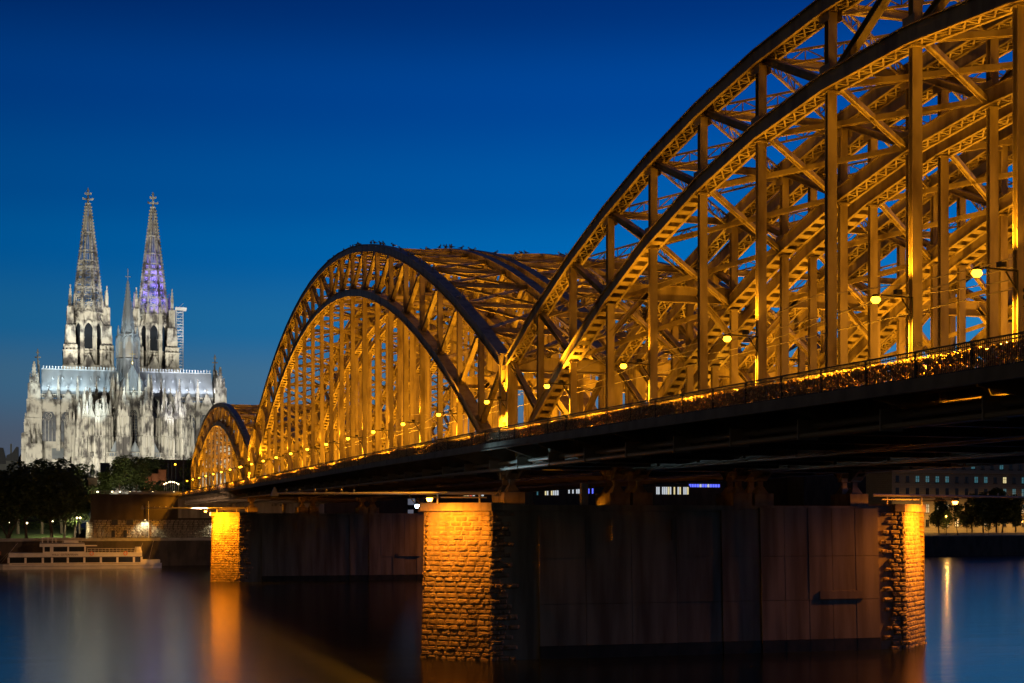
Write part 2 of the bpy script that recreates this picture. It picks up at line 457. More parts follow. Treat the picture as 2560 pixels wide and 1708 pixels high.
# railing
O = (-3.6, 90, 18.3)
rl = empty('railing', O, 'dark steel railing with vertical bars along the outer edge of the footpath', 'railing')
rp = [-100 + 4.1 * i for i in range(95)]
b = MB(O)
for i in range(len(rp) - 1):
    a, c = deck(rp[i]), deck(rp[i+1])
    b.beam((-3.6, rp[i], a + 1.24), (-3.6, rp[i+1], c + 1.24), .10, .07)
b.build('handrail', M['rail_paint'], rl)
for i, y in enumerate(rp):
    b = MB(O); b.bx(-3.66, -3.54, y - .045, y + .045, deck(y) - .45, deck(y) + 1.2); b.build('post', M['rail_paint'], rl)
for i in range(len(rp) - 1):
    b = MB(O); a, c = deck(rp[i]), deck(rp[i+1])
    b.beam((-3.6, rp[i] + .05, a + .12), (-3.6, rp[i+1] - .05, c + .12), .05, .05)
    b.beam((-3.6, rp[i] + .05, a + 1.08), (-3.6, rp[i+1] - .05, c + 1.08), .05, .04)
    n = 30 if rp[i] < 20 else 16
    for k in range(1, n):
        y = rp[i] + 4.1 * k / n; d = a + (c - a) * k / n
        b.bx(-3.612, -3.588, y - .012, y + .012, d + .10, d + 1.21)
    b.build('bar_panel', M['rail_paint'], rl)
# padlocks: far too many to count
b = MB((-3.5, 60, 18))
rnd = random.Random(3)
y = -100.0
while y < 285:
    dens = 190 if y < 10 else (150 if y < 60 else (70 if y < 130 else 26))
    if 60 < y < 200 and rnd.random() < .15: dens *= .5
    for q in range(int(dens * .5)):
        yy = y + rnd.random() * .5; z = deck(yy) + .06 + .9 * rnd.random() ** .9
        s = (.65 + .65 * rnd.random()) * (1.0 if y < 20 else 1.5)
        w_, h_, t_ = .045 * s, .055 * s, .024 * s
        m3 = Matrix.Rotation(1.57 + rnd.uniform(-1.1, 1.1), 3, 'Z') @ Matrix.Rotation(rnd.uniform(-.9, .5), 3, 'Y') @ Matrix.Rotation(rnd.uniform(-.6, .6), 3, 'X')
        c0 = Vector((-3.53 + rnd.uniform(-.05, .07), yy, z))
        vs = [c0 + m3 @ Vector((dx * t_, dy * w_, dz * h_)) for dx, dy, dz in ((-1,-1,-1),(1,-1,-1),(1,1,-1),(-1,1,-1),(-1,-1,1),(1,-1,1),(1,1,1),(-1,1,1))]
        b.add(vs, [(0,3,2,1),(4,5,6,7),(0,1,5,4),(1,2,6,5),(2,3,7,6),(3,0,4,7)])
    y += .5
lk = b.build('love_locks', M['lock_metal'])
kind(lk, 'stuff', 'thousands of small brass and coloured padlocks hung on the bridge railing')

# ------------------------------------------------------------------ bridge lamps
lamp_y = [-105.6, -89.6, -73.6, -65.6, -49.6, -33.6, -17.6, -1.2] + [.3 + 2 * PM * k for k in range(1, 12)] + [169.6 + 2 * PW * k for k in range(0, 8)]
vis = 0
for i, y in enumerate(lamp_y):
    O = Vector((-1.6, y, 22.4))
    if y < -80: lab = 'orange street lamp on a bracket arm over the footpath, outside the picture to the right'
    else:
        lab = 'orange street lamp over the footpath, %s from the right edge' % ORD[vis]; vis += 1
    r = empty('street_lamp', O, lab, 'street lamp', 'orange lamps over the footpath')
    b = MB(O)
    b.tube((-.3, y - .25, 21.6), (-.9, y - .25, 22.45), .04); b.tube((-.3, y - .25, 22.5), (-1.85, y, 22.6), .045)
    b.build('arm', M['black'], r)
    b = MB(O); b.tube((-.35, y - .3, 18.2), (-.35, y - .3, 22.5), .035, n=6); b.build('cable_pipe', M['rail_paint'], r)
    b = MB(O)
    b.frustum((-2.15, y), 22.50, 22.62, .22, .10, 8); lh = b.build('lamp_head', M['black'], r, True)
    b = MB(O)
    b.frustum((-2.15, y), 22.20, 22.34, .12, .22, 8); b.frustum((-2.15, y), 22.34, 22.495, .22, .16, 8); b.build('bulb', M['lamp_glass'], lh, True)
    light('SPOT', 'lamp_light', (-2.15, y, 22.0), 17000, SOD, r, .12, (-2.15, y, 10), 151, .5)
    b = MB(O); b.box((-1.05, y - .15, 22.75), (.3, .3, .22)); b.build('uplight', M['black'], r)
    light('SPOT', 'uplight_light', (-1.05, y - .15, 22.95), 3000, SOD, r, .15, (.1, y + .2, 30), 95, .7)

# floodlights on the track decks that wash the arches from below
fl_no = 0
for j in range(3):
    for (y0, n, L, k) in ((-121.6, 15, PN, 6), (.3, 22, PM, 9), (169.6, 15, PW, 5)):
        for q in range(k):
            y = y0 + n * L * (q + .5) / k + 1.7
            X = 4.95 + PITCH * j
            fl_no += 1
            r = empty('floodlight', (X, y, 18.2), 'small black floodlight between the tracks, shining up into the arches', 'floodlight', 'floodlights between the tracks')
            b = MB((X, y, 18.2)); b.box((X, y, 18.35), (.5, .5, .3)); b.box((X, y, 18.1), (.12, .3, .3)); hs = b.build('housing', M['black'], r)
            b = MB((X, y, 18.2)); b.box((X, y, 18.515), (.44, .44, .02)); b.build('glass', M['flood_glass'], hs)
            light('AREA', 'flood_light', (X, y, 18.9), 2600 if y0 > -50 else (620 if j == 0 else 2000), SOD, r, .6, (X, y, 30))

# ------------------------------------------------------------------ piers
def stone_face(b, A, B, z0, z1, tilt, rnd, rows=30, bw=.95, clip=None):
    """rusticated blocks on the wall from A to B (seen with A on the left), leaning back by tilt over its height"""
    A = Vector(A); B = Vector(B); d = (B - A); L = d.length; d.normalize(); nn = Vector((d.y, -d.x, 0))
    zz = z0
    hs = [rnd.uniform(.85, 1.15) for _ in range(rows)]; tot = sum(hs); hs = [h * (z1 - z0) / tot for h in hs]
    for r_, h in enumerate(hs):
        if clip: L2 = clip[r_ % len(clip)] * rnd.uniform(.8, 1.25)
        else: L2 = L
        x = 0.0
        first = True
        while x < L2 - .05:
            wl = rnd.uniform(.7, 1.35) * bw
            if first and r_ % 2: wl *= .6
            first = False
            if L2 - (x + wl) < .4: wl = L2 - x
            dep = rnd.uniform(.05, .17) * (1.15 - .6 * (zz - z0) / (z1 - z0)); nx, nz = 6, 4
            vs = []
            for iz in range(nz + 1):
                for ix in range(nx + 1):
                    fx, fz = ix / nx, iz / nz
                    edge = ix in (0, nx) or iz in (0, nz)
                    o = -.03 if edge else dep * rnd.uniform(.7, 1.2)
                    px = x + (fx * .96 + .02) * wl; pz = zz + (fz * .92 + .04) * h
                    if not edge: px += rnd.uniform(-.04, .04); pz += rnd.uniform(-.03, .03)
                    t = (pz - z0) / (z1 - z0)
                    p = A + d * px - nn * (tilt * t) + nn * o; p.z = pz
                    vs.append(p)
            b.add(vs, [(iz*(nx+1)+ix, iz*(nx+1)+ix+1, (iz+1)*(nx+1)+ix+1, (iz+1)*(nx+1)+ix) for iz in range(nz) for ix in range(nx)])
            x += wl
        zz += h

def make_pier(yc, label, near):
    x0, x1, hy, tip = -3.1, 37.6, 4.7, 4.9
    O = (17, yc, 0)
    r = empty('bridge_pier', O, label, 'bridge pier', 'river piers of the bridge')
    rnd = random.Random(11 if near else 12)
    ZT = 12.75; bt = .55
    b = MB(O)
    # inner core behind the blocks: hexagon, slightly battered
    def hexa(sh, z): return [(x0 - tip + sh * 1.2, yc, z), (x0 + sh * .3, yc - hy + sh, z), (x1 - sh * .3, yc - hy + sh, z), (x1 + tip - sh * 1.2, yc, z), (x1 - sh * .3, yc + hy - sh, z), (x0 + sh * .3, yc + hy - sh, z)]
    vs = hexa(.06, -2) + hexa(bt + .06, ZT)
    b.add(vs, [(0,1,7,6),(1,2,8,7),(2,3,9,8),(3,4,10,9),(4,5,11,10),(5,0,6,11),(6,7,8,9,10,11)])
    b.build('core', M['concrete'], r)
    b = MB(O)   # concrete cladding panels of the long walls, a little different in plane and height
    bw_ = MB(O)
    for (xa, xb, zt, oy, cols) in ((1.4, 18.6, 12.35, .01, 4), (18.7, 22.4, 12.9, .05, 1), (22.5, 34.6, 13.1, .18, 5)):
        zs = [1.1, 4.7, 8.7, zt]
        for c_ in range(cols):
            xl, xr = xa + (xb - xa) * c_ / cols, xa + (xb - xa) * (c_ + 1) / cols
            for r_ in range(3):
                o_ = oy + rnd.uniform(0, .02)
                b.bx(xl + .02, xr - .02, yc - hy - o_, yc - hy + .7, zs[r_] + .02, zs[r_+1] - .02)
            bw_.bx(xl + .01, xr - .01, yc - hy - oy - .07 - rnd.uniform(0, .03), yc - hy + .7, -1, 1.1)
    b.bx(1.4, 35, yc + hy - .7, yc + hy + .15, -1, 12.5)
    for x in (8.2, 13.9): b.bx(x - .06, x + .06, yc - hy - .26, yc - hy - .1, 10.2, 12.1)
    b.bx(28.4, 32.9, yc - hy - .245, yc - hy - .1, 4.75, 5.5)
    for q_ in (b, bw_): q_.v = [(v[0], v[1] + (bt * v[2] / ZT if v[1] < yc else 0), v[2]) for v in q_.v]
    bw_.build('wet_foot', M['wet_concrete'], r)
    b.build('concrete_wall', M['concrete'], r)
    for A, B_ in (((x0 - tip, yc, 0), (x0, yc - hy, 0)), ((x1, yc - hy, 0), (x1 + tip, yc, 0)), ((x0, yc + hy, 0), (x0 - tip, yc, 0)), ((x1 + tip, yc, 0), (x1, yc + hy, 0))):
        b = MB(O); stone_face(b, A, B_, -.6, ZT, bt, rnd); b.build('stone_face', M['stone'], r)
    b = MB(O); stone_face(b, (x0, yc - hy, 0), (x0 + 2.5, yc - hy, 0), -.6, ZT, bt * .98, rnd, clip=[1.3, 2.1, 1.5, 2.3]); b.build('stone_face', M['stone'], r)
    b = MB(O); 
    # right-hand quoins grow leftwards from the corner: mirror the wall
    bb = MB(); stone_face(bb, (0, 0, 0), (2.5, 0, 0), -.6, ZT, bt * .98, rnd, clip=[1.3, 2.1, 1.5, 2.3])
    b.add([(x1 - v[0], yc - hy + v[1], v[2]) for v in bb.v], [f[::-1] for f in bb.f]); b.build('stone_face', M['stone'], r)
    for xs_, sg in ((x0, -1), (x1, 1)):
        b = MB(O)
        t_ = tip - .25; e = .32
        pts = [(xs_ + sg * (t_ + e), yc), (xs_ - sg * .2, yc - hy + bt - e), (xs_ - sg * 1.2, yc - hy + bt - e), (xs_ - sg * 1.2, yc + hy - bt + e), (xs_ - sg * .2, yc + hy - bt + e)]
        vs = [(p[0], p[1], 12.78) for p in pts] + [(p[0], p[1], 13.48) for p in pts]
        fs = [(k, (k+1) % 5, 5 + (k+1) % 5, 5 + k) for k in range(5)] + [(4,3,2,1,0), (5,6,7,8,9)]
        if sg > 0: fs = [f[::-1] for f in fs]
        b.add(vs, fs); b.build('cap_stone', M['capstone'], r)
    b = MB(O); b.bx(x0 + 1.21, x1 - 1.21, yc - hy + .75, yc + hy - .75, 12.78, 13.3); b.build('top_slab', M['concrete'], r)
    for j in range(3):
        for X in TR:
            b = MB(O); x = X + PITCH * j
            b.bx(x - .95, x + .95, yc - 1.9, yc + 1.9, 13.303, 14.45)
            for s in (-1, 1):
                b.frustum((x, yc + s * .95), 14.453, 15.1, .6, .25, 4); b.box((x, yc + s * .95, 15.33), (.5, .4, .45))
            b.build('bearing', M['capstone'], r)
    b = MB(O); b.bx(5.6, 6.2, yc - 3.7, yc - 3.1, 13.3, 15.2); b.box((5.9, yc - 3.75, 14.3), (.3, .05, .9)); b.build('post_box', M['pale_metal'], r)
    return r
make_pier(-.65, 'nearest river pier with rough stone ends lit orange and a long dark concrete wall', True)
make_pier(168.7, 'farther river pier with a narrow orange lit stone end, left of the near pier', False)

# radar booms and pier floodlights
def pier_fit(yc, nm):
    for sg, xt, side in ((-1, -8.0, 'left'), (1, 42.5, 'right')):
        O = (xt, yc, 13.5)
        r = empty('boom', O, 'long steel boom with small white reflectors over the %s end of the %s pier' % (side, nm), 'boom', 'booms on the pier ends')
        b = MB(O); x1_ = xt + sg * 13; x0_ = xt - sg * 6.5
        b.tube((x0_, yc - 1.2, 14.35), (x1_, yc - 1.2, 14.2), .14, .10, 8); b.bx(min(xt - sg * 5.6, xt - sg * 1.5), max(xt - sg * 5.6, xt - sg * 1.5), yc - 1.3, yc - 1.1, 13.9, 14.0)
        for x in (xt - sg * 1.2, xt - sg * 5): b.tube((x, yc - 1.2, 13.4), (x, yc - 1.2, 14.3), .09)
        b.build('beam', M['pale_metal'], r)
        b = MB(O); b.frustum((x1_ - sg * .1, yc - 1.2), 14.0, 14.75, .3, .05, 4); b.build('reflector_plate', M['pale_metal'], r)
        for k in range(6):
            x = x1_ - sg * (1.0 + k * 1.15 + random.uniform(0, .3))
            b = MB(O); b.tube((x, yc - 1.2, 14.25), (x, yc - 1.2, 14.4), .03); b.frustum((x, yc - 1.2), 14.4, 14.5, .05, .11, 8); b.frustum((x, yc - 1.2), 14.5, 14.62, .11, .04, 8)
            b.build('reflector', M['pale_metal'], r)
        # flood lamp hanging off the end of the boom bracket, shining down the stone
        L = Vector((xt + sg * .3, yc - 4.3, 14.0)) if (sg < 0 and nm == 'near') else Vector((xt - 1.3, yc - 4.2, 13.9)) if sg < 0 else Vector((xt - .2, yc - 5.25, 13.9))
        fr = empty('pier_floodlight', L, 'black floodlight lighting the %s stone end of the %s pier' % (side, nm), 'floodlight', 'floodlights on the pier ends')
        b = MB(L); b.box(L, (.55, .4, .32)); b.tube(L, L + Vector((-sg * 1.6, 3.0, -.1)), .05); hs = b.build('housing', M['black'], fr)
        b = MB(L); b.frustum((L.x, L.y), L.z - .45, L.z - .165, .16, .26, 8); b.build('glass', M['pier_glass'], hs)
        light('SPOT', 'pier_light', L - Vector((0, 0, .5)), (7200 if nm == 'near' else 26000) if sg < 0 else 15000, (1, .27, .005), fr, .15, (xt - sg * 2.7, yc - 2.4, 7.5), 150, .8)
        if nm == 'far' and sg < 0: light('SPOT', 'bank_flood', L + Vector((-.3, .6, .1)), 42000, (1, .52, .27), fr, .15, (-26, 270, 5), 75, .7)  # second spot added to warm the boat and the abutment
pier_fit(-.65, 'near'); pier_fit(168.7, 'far')

L = Vector((-9.4, -5.0, 13.2))
cl_ = empty('work_lamp', L, 'small cold white lamp hanging from the boom left of the near pier', 'lamp')
b = MB(L); b.tube(L, L + Vector((0, 3.4, 1.0)), .04); b.box(L + Vector((0, .15, .12)), (.3, .4, .1)); b.build('bracket', M['black'], cl_)
b = MB(L); b.frustum((L.x, L.y), L.z - .18, L.z + .06, .10, .16, 8); b.build('glass', M['cold_lamp'], cl_)
light('SPOT', 'work_light', L + Vector((.2, -.2, .3)), 1500, (.5, .82, 1), cl_, .15, (3, -12, 17), 70, .8)
# contact wires
for k, x in enumerate((2.92, 6.92)):
    r = empty('overhead_wire', (x, 80, 23.6), 'thin contact wire strung under the arches over the %s track of the front row' % ('outer', 'inner')[k], 'wire', 'contact wires')
    b = MB((x, 80, 23.6)); b.tube((x, -118, 23.6), (x, 286, 23.6), .03, n=4, cap=False)
    for q_ in range(12):
        ya, yb = -118 + 33.7*q_, -118 + 33.7*(q_+1)
        pts = [(x, ya + (yb - ya)*h/8, 24.9 - .9*math.sin(math.pi*h/8)) for h in range(9)]
        for a_, c_ in zip(pts[:-1], pts[1:]): b.tube(a_, c_, .03, n=4, cap=False)
    b.build('wire', M['pale_metal'], r)

# ------------------------------------------------------------------ cathedral
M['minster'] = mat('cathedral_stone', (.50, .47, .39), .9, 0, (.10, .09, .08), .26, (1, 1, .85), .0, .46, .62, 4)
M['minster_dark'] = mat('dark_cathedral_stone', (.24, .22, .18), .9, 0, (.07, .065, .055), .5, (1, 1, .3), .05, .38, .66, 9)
M['lead'] = mat('lead_roof', (.42, .46, .48), .45, .2, (.30, .34, .37), .25, (1, 1, .2), .0, .35, .7)
M['church_glass'] = mat('church_window_glass', (.05, .06, .075), .35, 0, (.02, .025, .035), .5, (1, 1, 1), 0, .4, .6)
M['dark_glass'] = mat('dark_glass', (.015, .018, .022), .15)
M['gilt'] = mat('gilded_metal', (.8, .6, .25), .35, .9)
M['scaffold'] = mat('white_scaffold', (.75, .75, .75), .5)

def put(b, s, loc, rz=0.0, sc_=1.0):
    cs, sn = math.cos(rz) * sc_, math.sin(rz) * sc_
    b.add([(loc[0] + v[0]*cs - v[1]*sn, loc[1] + v[0]*sn + v[1]*cs, loc[2] + v[2]*sc_) for v in s.v], s.f)
def pinn(b, x, y, z0, w_, h, crock=True):
    sh = h * .42
    b.bx(x - w_/2, x + w_/2, y - w_/2, y + w_/2, z0, z0 + sh)
    b.bx(x - w_*.6, x + w_*.6, y - w_*.6, y + w_*.6, z0 + sh, z0 + sh + w_*.18)
    zb = z0 + sh + w_*.18; zt = z0 + h
    b.frustum((x, y), zb, zt, w_*.46, w_*.05, 4)
    if crock:
        n = max(2, int((zt - zb) / (w_*.9)))
        for k in range(n):
            t = (k + .4) / n; rr = w_*.46*(1 - t) + w_*.1; s = w_*.20
            for dx, dy in ((1,1),(1,-1),(-1,1),(-1,-1)): b.box((x + dx*rr, y + dy*rr, zb + (zt - zb)*t), (s, s, s))
        b.box((x, y, zt - w_*.25), (w_*.5, w_*.18, w_*.18)); b.box((x, y, zt - w_*.25), (w_*.17, w_*.5, w_*.2))
def arch_pts(w_, zs, zt, n=7):
    """pointed arch from (-w/2, zs) over (0, zt) to (w/2, zs)"""
    h = zt - zs; hw = w_/2
    r = (h*h + hw*hw) / (2*hw); cx = hw - r
    a1 = math.atan2(h, -cx)
    right = [(cx + r*math.cos(a1*k/n), zs + r*math.sin(a1*k/n)) for k in range(n+1)]
    return [(-x, z) for x, z in right] + [(x, z) for x, z in right[::-1]][1:]
def lancet(b, g, w_, z0, zt, mull=3, orders=2, y=0.0):
    """window in the plane y, facing -y; frame into b, glass into g"""
    zs = zt - w_*.95
    for o in range(orders):
        ww = w_ + .5 + o*.9; t = .42
        pts = [(-ww/2, z0)] + arch_pts(ww, zs, zt + .25 + o*.45) + [(ww/2, z0)]
        for a, c in zip(pts[:-1], pts[1:]): b.beam((a[0], y - .15*o, a[1]), (c[0], y - .15*o, c[1]), .45 + .3*o, t, (0, 1, 0))
    pts = arch_pts(w_ + .2, zs, zt + .1)
    poly = [(-w_/2 - .1, z0)] + pts + [(w_/2 + .1, z0)]
    g.prism(poly[::-1], y + .25, y + .4)
    for k in range(1, mull + 1):
        x = -w_/2 + w_*k/(mull + 1); b.bx(x - .09, x + .09, y - .02, y + .22, z0, zs + w_*.35*(1 - abs(2*k/(mull+1) - 1)))
    for k in range(mull + 1):     # little arches and the rose above
        xa = -w_/2 + w_*k/(mull+1); xm = xa + w_/(mull+1)/2; q = w_/(mull+1)
        b.beam((xa, y + .08, zs - .3), (xm, y + .08, zs + q*.8), .2, .14, (0,1,0)); b.beam((xm, y + .08, zs + q*.8), (xa + q, y + .08, zs - .3), .2, .14, (0,1,0))
    rr = w_*.23; cz = zs + w_*.42
    for k in range(8):
        a0, a1 = math.pi*k/4, math.pi*(k+1)/4
        b.beam((rr*math.cos(a0), y + .08, cz + rr*math.sin(a0)), (rr*math.cos(a1), y + .08, cz + rr*math.sin(a1)), .22, .16, (0,1,0))
        if k % 2: b.beam((0, y + .08, cz), (rr*math.cos(a0), y + .08, cz + rr*math.sin(a0)), .18, .12, (0,1,0))
    n = int((zs - z0)/1.1)
    for k in range(1, n): b.bx(-w_/2, w_/2, y + .1, y + .2, z0 + (zs - z0)*k/n - .04, z0 + (zs - z0)*k/n + .04)
def gable(b, w_, z0, z1, y=0.0, t=.5, fill=True):
    for s in (-1, 1):
        b.beam((s*w_/2, y, z0), (0, y, z1), t, .4, (0, 1, 0))
        n = max(3, int((z1 - z0)/1.1))
        for k in range(1, n):
            q = k/n; b.box((s*w_/2*(1 - q) + s*.22, y, z0 + (z1 - z0)*q + .12), (.34, .4, .34))
    if fill:
        b.prism([(-w_/2 + .3, z0), (w_/2 - .3, z0), (0, z1 - .6)], y + .05, y + .3)
        rr = w_*.13; cz = z0 + (z1 - z0)*.32
        for k in range(6):
            a0, a1 = math.pi*k/3, math.pi*(k+1)/3
            b.beam((rr*math.cos(a0), y, cz + rr*math.sin(a0)), (rr*math.cos(a1), y, cz + rr*math.sin(a1)), .3, .15, (0,1,0))
    b.bx(-.14, .14, y - .14, y + .14, z1 - .2, z1 + 1.9); b.box((0, y, z1 + 1.2), (1.0, .25, .25)); b.box((0, y, z1 + 1.2), (.25, 1.0, .25))
def panelled(b, x0, x1, y0, y1, z0, z1, step=1.0, pr=.16):
    step = max(step, 1.7); pr = .75
    zz_ = z0 + 6.5
    while zz_ < z1 - 3:
        b.bx(x0 - .95, x1 + .95, y0 - .95, y1 + .95, zz_, zz_ + .55); zz_ += 6.5
    """masonry body whose faces carry thin vertical ribs, strings and small arches"""
    b.bx(x0, x1, y0, y1, z0, z1)
    n = max(1, round((x1 - x0)/step))
    for k in range(n + 1):
        x = x0 + (x1 - x0)*k/n
        for yy, s in ((y0, -1), (y1, 1)): b.bx(x - .3, x + .3, min(yy, yy + s*pr), max(yy, yy + s*pr), z0, z1 - .2)
        if k < n:
            xm = x + (x1 - x0)/n/2; q = (x1 - x0)/n
            b.beam((x, y0 - pr/2, z1 - 1.2), (xm, y0 - pr/2, z1 - .3), pr, .16, (0,1,0)); b.beam((xm, y0 - pr/2, z1 - .3), (x + q, y0 - pr/2, z1 - 1.2), pr, .16, (0,1,0))
    n = max(1, round((y1 - y0)/step))
    for k in range(n + 1):
        y = y0 + (y1 - y0)*k/n
        for xx, s in ((x0, -1), (x1, 1)): b.bx(min(xx, xx + s*pr), max(xx, xx + s*pr), y - .3, y + .3, z0, z1 - .2)
    b.bx(x0 - .3, x1 + .3, y0 - .3, y1 + .3, z1 - .2, z1 + .15)

CX, GZ = -1.6, 17.0
YT, YX, YA = 634.0, 571.0, 536.0     # towers, transept axis, centre of the apse
cath = empty('cathedral', (CX, 575, GZ), 'huge pale floodlit Gothic cathedral with two openwork spires standing beyond the trees', 'cathedral')

def make_tower(x):
    O = (x, YT, GZ)
    t = empty('tower', (0, 0, 0)); t.parent = cath; t.location = (x - CX, YT - 575, 0)
    ST = M['minster']
    nb = lambda: MB(O)
    b = nb()
    panelled(b, x - 9.6, x + 9.6, YT - 9.6, YT + 9.6, 17, 69, 1.6); panelled(b, x - 7.3, x + 7.3, YT - 7.6, YT + 7.6, 69.2, 87, 1.2)
    g = MB(); gable(g, 6.6, 85.6, 92.3, 0, .6); put(b, g, (x, YT - 8.2, 0)); put(b, g, (x - 7.9, YT, 0), -math.pi/2); put(b, g, (x + 7.9, YT, 0), math.pi/2)
    for s in (-1, 1):
        g = MB(); gable(g, 3.4, 85.6, 89.5, 0, .5); put(b, g, (x + s*8.6, YT - 11.9, 0))
    b.build('square_stage', ST, t)
    b = nb(); gl = nb()
    b.frustum((x, YT), 87.0, 112.5, 6.3, 6.1, 8)
    for k in range(8):
        a = math.pi/4*k
        f = MB(); q = MB(); lancet(f, q, 3.7, 95, 107.6, 2, 3, 0); 
        g = MB(); gable(g, 7.0, 108.6, 116.6, 0, .6)
        loc = (x + math.sin(a)*6.45, YT - math.cos(a)*6.45, 0)
        put(b, f, loc, a); put(gl, q, (x + math.sin(a)*6.75, YT - math.cos(a)*6.75, 0), a); put(b, g, (x + math.sin(a)*6.75, YT - math.cos(a)*6.75, 0), a)
        a2 = a + math.pi/8; rr = 7.25
        f = MB(); f.bx(-.75, .75, -.75, .75, 87, 112.6)
        for dx in (-.75, 0, .75): f.bx(dx - .1, dx + .1, -.9, -.7, 87, 112.4)
        f.bx(-.95, .95, -.95, .95, 100.2, 100.7); f.bx(-.95, .95, -.95, .95, 112.3, 112.8)
        pinn(f, 0, 0, 112.8, 1.15, 8.5); pinn(f, -.7, -.6, 106, .7, 5); pinn(f, .7, -.6, 106, .7, 5)
        put(b, f, (x + math.sin(a2)*rr, YT - math.cos(a2)*rr, 0), a2)
        f = MB(); f.bx(-2.7, 2.7, -.2, .2, 91.8, 92.3); f.bx(-2.7, 2.7, -.2, .2, 93.4, 93.7)
        for q_ in range(8): f.bx(-2.5 + q_*.7, -2.3 + q_*.7, -.15, .15, 92.3, 93.4)
        put(b, f, (x + math.sin(a)*6.7, YT - math.cos(a)*6.7, 0), a)
    b.build('belfry', ST, t); gl.build('belfry_glass', M['dark_glass'], t)
    for sx in (-1, 1):
        for sy in (-1, 1):
            b = nb(); cx, cy = x + sx*8.5, YT + sy*8.5
            panelled(b, cx - 2.9, cx + 2.9, cy - 2.9, cy + 2.9, 69.2, 86.5, .95, .22)
            panelled(b, cx - 2.5, cx + 2.5, cy - 2.5, cy + 2.5, 86.7, 96.5, .83, .22)
            for dx in (-2.1, -.7, .7, 2.1):
                for dy in (-2.1, 2.1):
                    pinn(b, cx + dx, cy + dy, 96.5, .8, 5.2 + 1.2*abs(math.sin(dx*5 + dy)))
            panelled(b, cx - 1.5, cx + 1.5, cy - 1.5, cy + 1.5, 96.6, 106, .75, .2)
            for dx in (-1.2, 0, 1.2):
                for dy in (-1.2, 1.2): pinn(b, cx + dx, cy + dy, 106, .65, 5.5)
            panelled(b, cx - .8, cx + .8, cy - .8, cy + .8, 106, 115, .8, .15)
            pinn(b, cx, cy, 115, 1.35, 10.5)
            b.beam((cx, cy, 104), (x + sx*5.2, YT + sy*5.2, 110), .5, .7, (1, -1, 0))
            b.build('corner_turret', ST, t)
    # openwork spire
    b = nb()
    zb, zt, r0, r1 = 112.6, 166.0, 7.3, .95
    rad = lambda z: r0 + (r1 - r0)*(z - zb)/(zt - zb)
    bands = [112.8, 117.2, 121.2, 125, 128.8, 132.2, 135.2, 138.2, 143.2, 152, 160]
    dirs = [(math.cos(math.pi/8 + math.pi/4*k), math.sin(math.pi/8 + math.pi/4*k)) for k in range(8)]
    P_ = lambda k, z: Vector((x + dirs[k % 8][0]*rad(z)*1.06, YT + dirs[k % 8][1]*rad(z)*1.06, z))
    for k in range(8):
        b.beam(P_(k, zb), P_(k, zt), .62, .62, (-dirs[k][1], dirs[k][0], 0))
        z = zb + 1
        while z < zt - 1:
            p = P_(k, z) + Vector((dirs[k][0], dirs[k][1], 0))*.5; b.box(p, (.55, .55, .45), math.atan2(dirs[k][1], dirs[k][0])); z += 1.55
    for z0_, z1_ in zip(bands[:-1], bands[1:]):
        for k in range(8):
            b.beam(P_(k, z0_), P_(k+1, z0_), .5, .55, (0, 0, 1))
            A, B_, C_, D = P_(k, z0_), P_(k+1, z0_), P_(k, z1_), P_(k+1, z1_)
            if z0_ < 138:
                hh = z1_ - z0_
                cc = (A + B_ + C_ + D)/4; u = (B_ - A)*.5*.62; v = ((C_ + D) - (A + B_))*.25
                prev = None
                for q in range(9):
                    an = math.pi*2*q/8 + .39; p = cc + u*math.cos(an) + v*math.sin(an)*.8
                    if prev is not None: b.beam(prev, p, .34, .3, (dirs[k][0], dirs[k][1], 0))
                    prev = p
                for c_ in (A, B_, C_, D): b.beam(c_, cc.lerp(c_, .45), .3, .28, (dirs[k][0], dirs[k][1], 0))
                b.beam(cc - u*.9, cc + u*.9, .22, .22, (0, 0, 1)); b.beam(cc - v*.7, cc + v*.7, .22, .22, (1, 0, 0))
            elif z0_ < 152:
                for fq in (.33, .67): b.beam(A.lerp(B_, fq), C_.lerp(D, fq), .26, .25, (dirs[k][0], dirs[k][1], 0))
            else:
                b.beam(A.lerp(B_, .5), C_.lerp(D, .5), .5, .25, (dirs[k][0], dirs[k][1], 0))
    b.build('spire', ST, t)
    b = nb()
    b.frustum((x, YT), 165.6, 166.6, 1.0, 1.45, 8); b.frustum((x, YT), 166.6, 173.4, .55, .3, 8)
    for z, r in ((168.6, 2.3), (171.2, 1.25)):
        b.box((x, YT, z), (2*r, .6, .75)); b.box((x, YT, z), (.6, 2*r, .75))
        for s in (-1, 1): b.box((x + s*r, YT, z + .25), (.7, .7, .9)); b.box((x, YT + s*r, z + .25), (.7, .7, .9))
    b.frustum((x, YT), 172.6, 174.2, .65, .15, 6)
    b.build('finial', ST, t)
    return t
make_tower(-17.0); t2 = make_tower(13.9)
for z in (116, 122, 128, 134.5):
    light('POINT', 'spire_light', (13.9, YT, z), 4200, (.20, .14, 1), None, .8).name = 'spire_light'

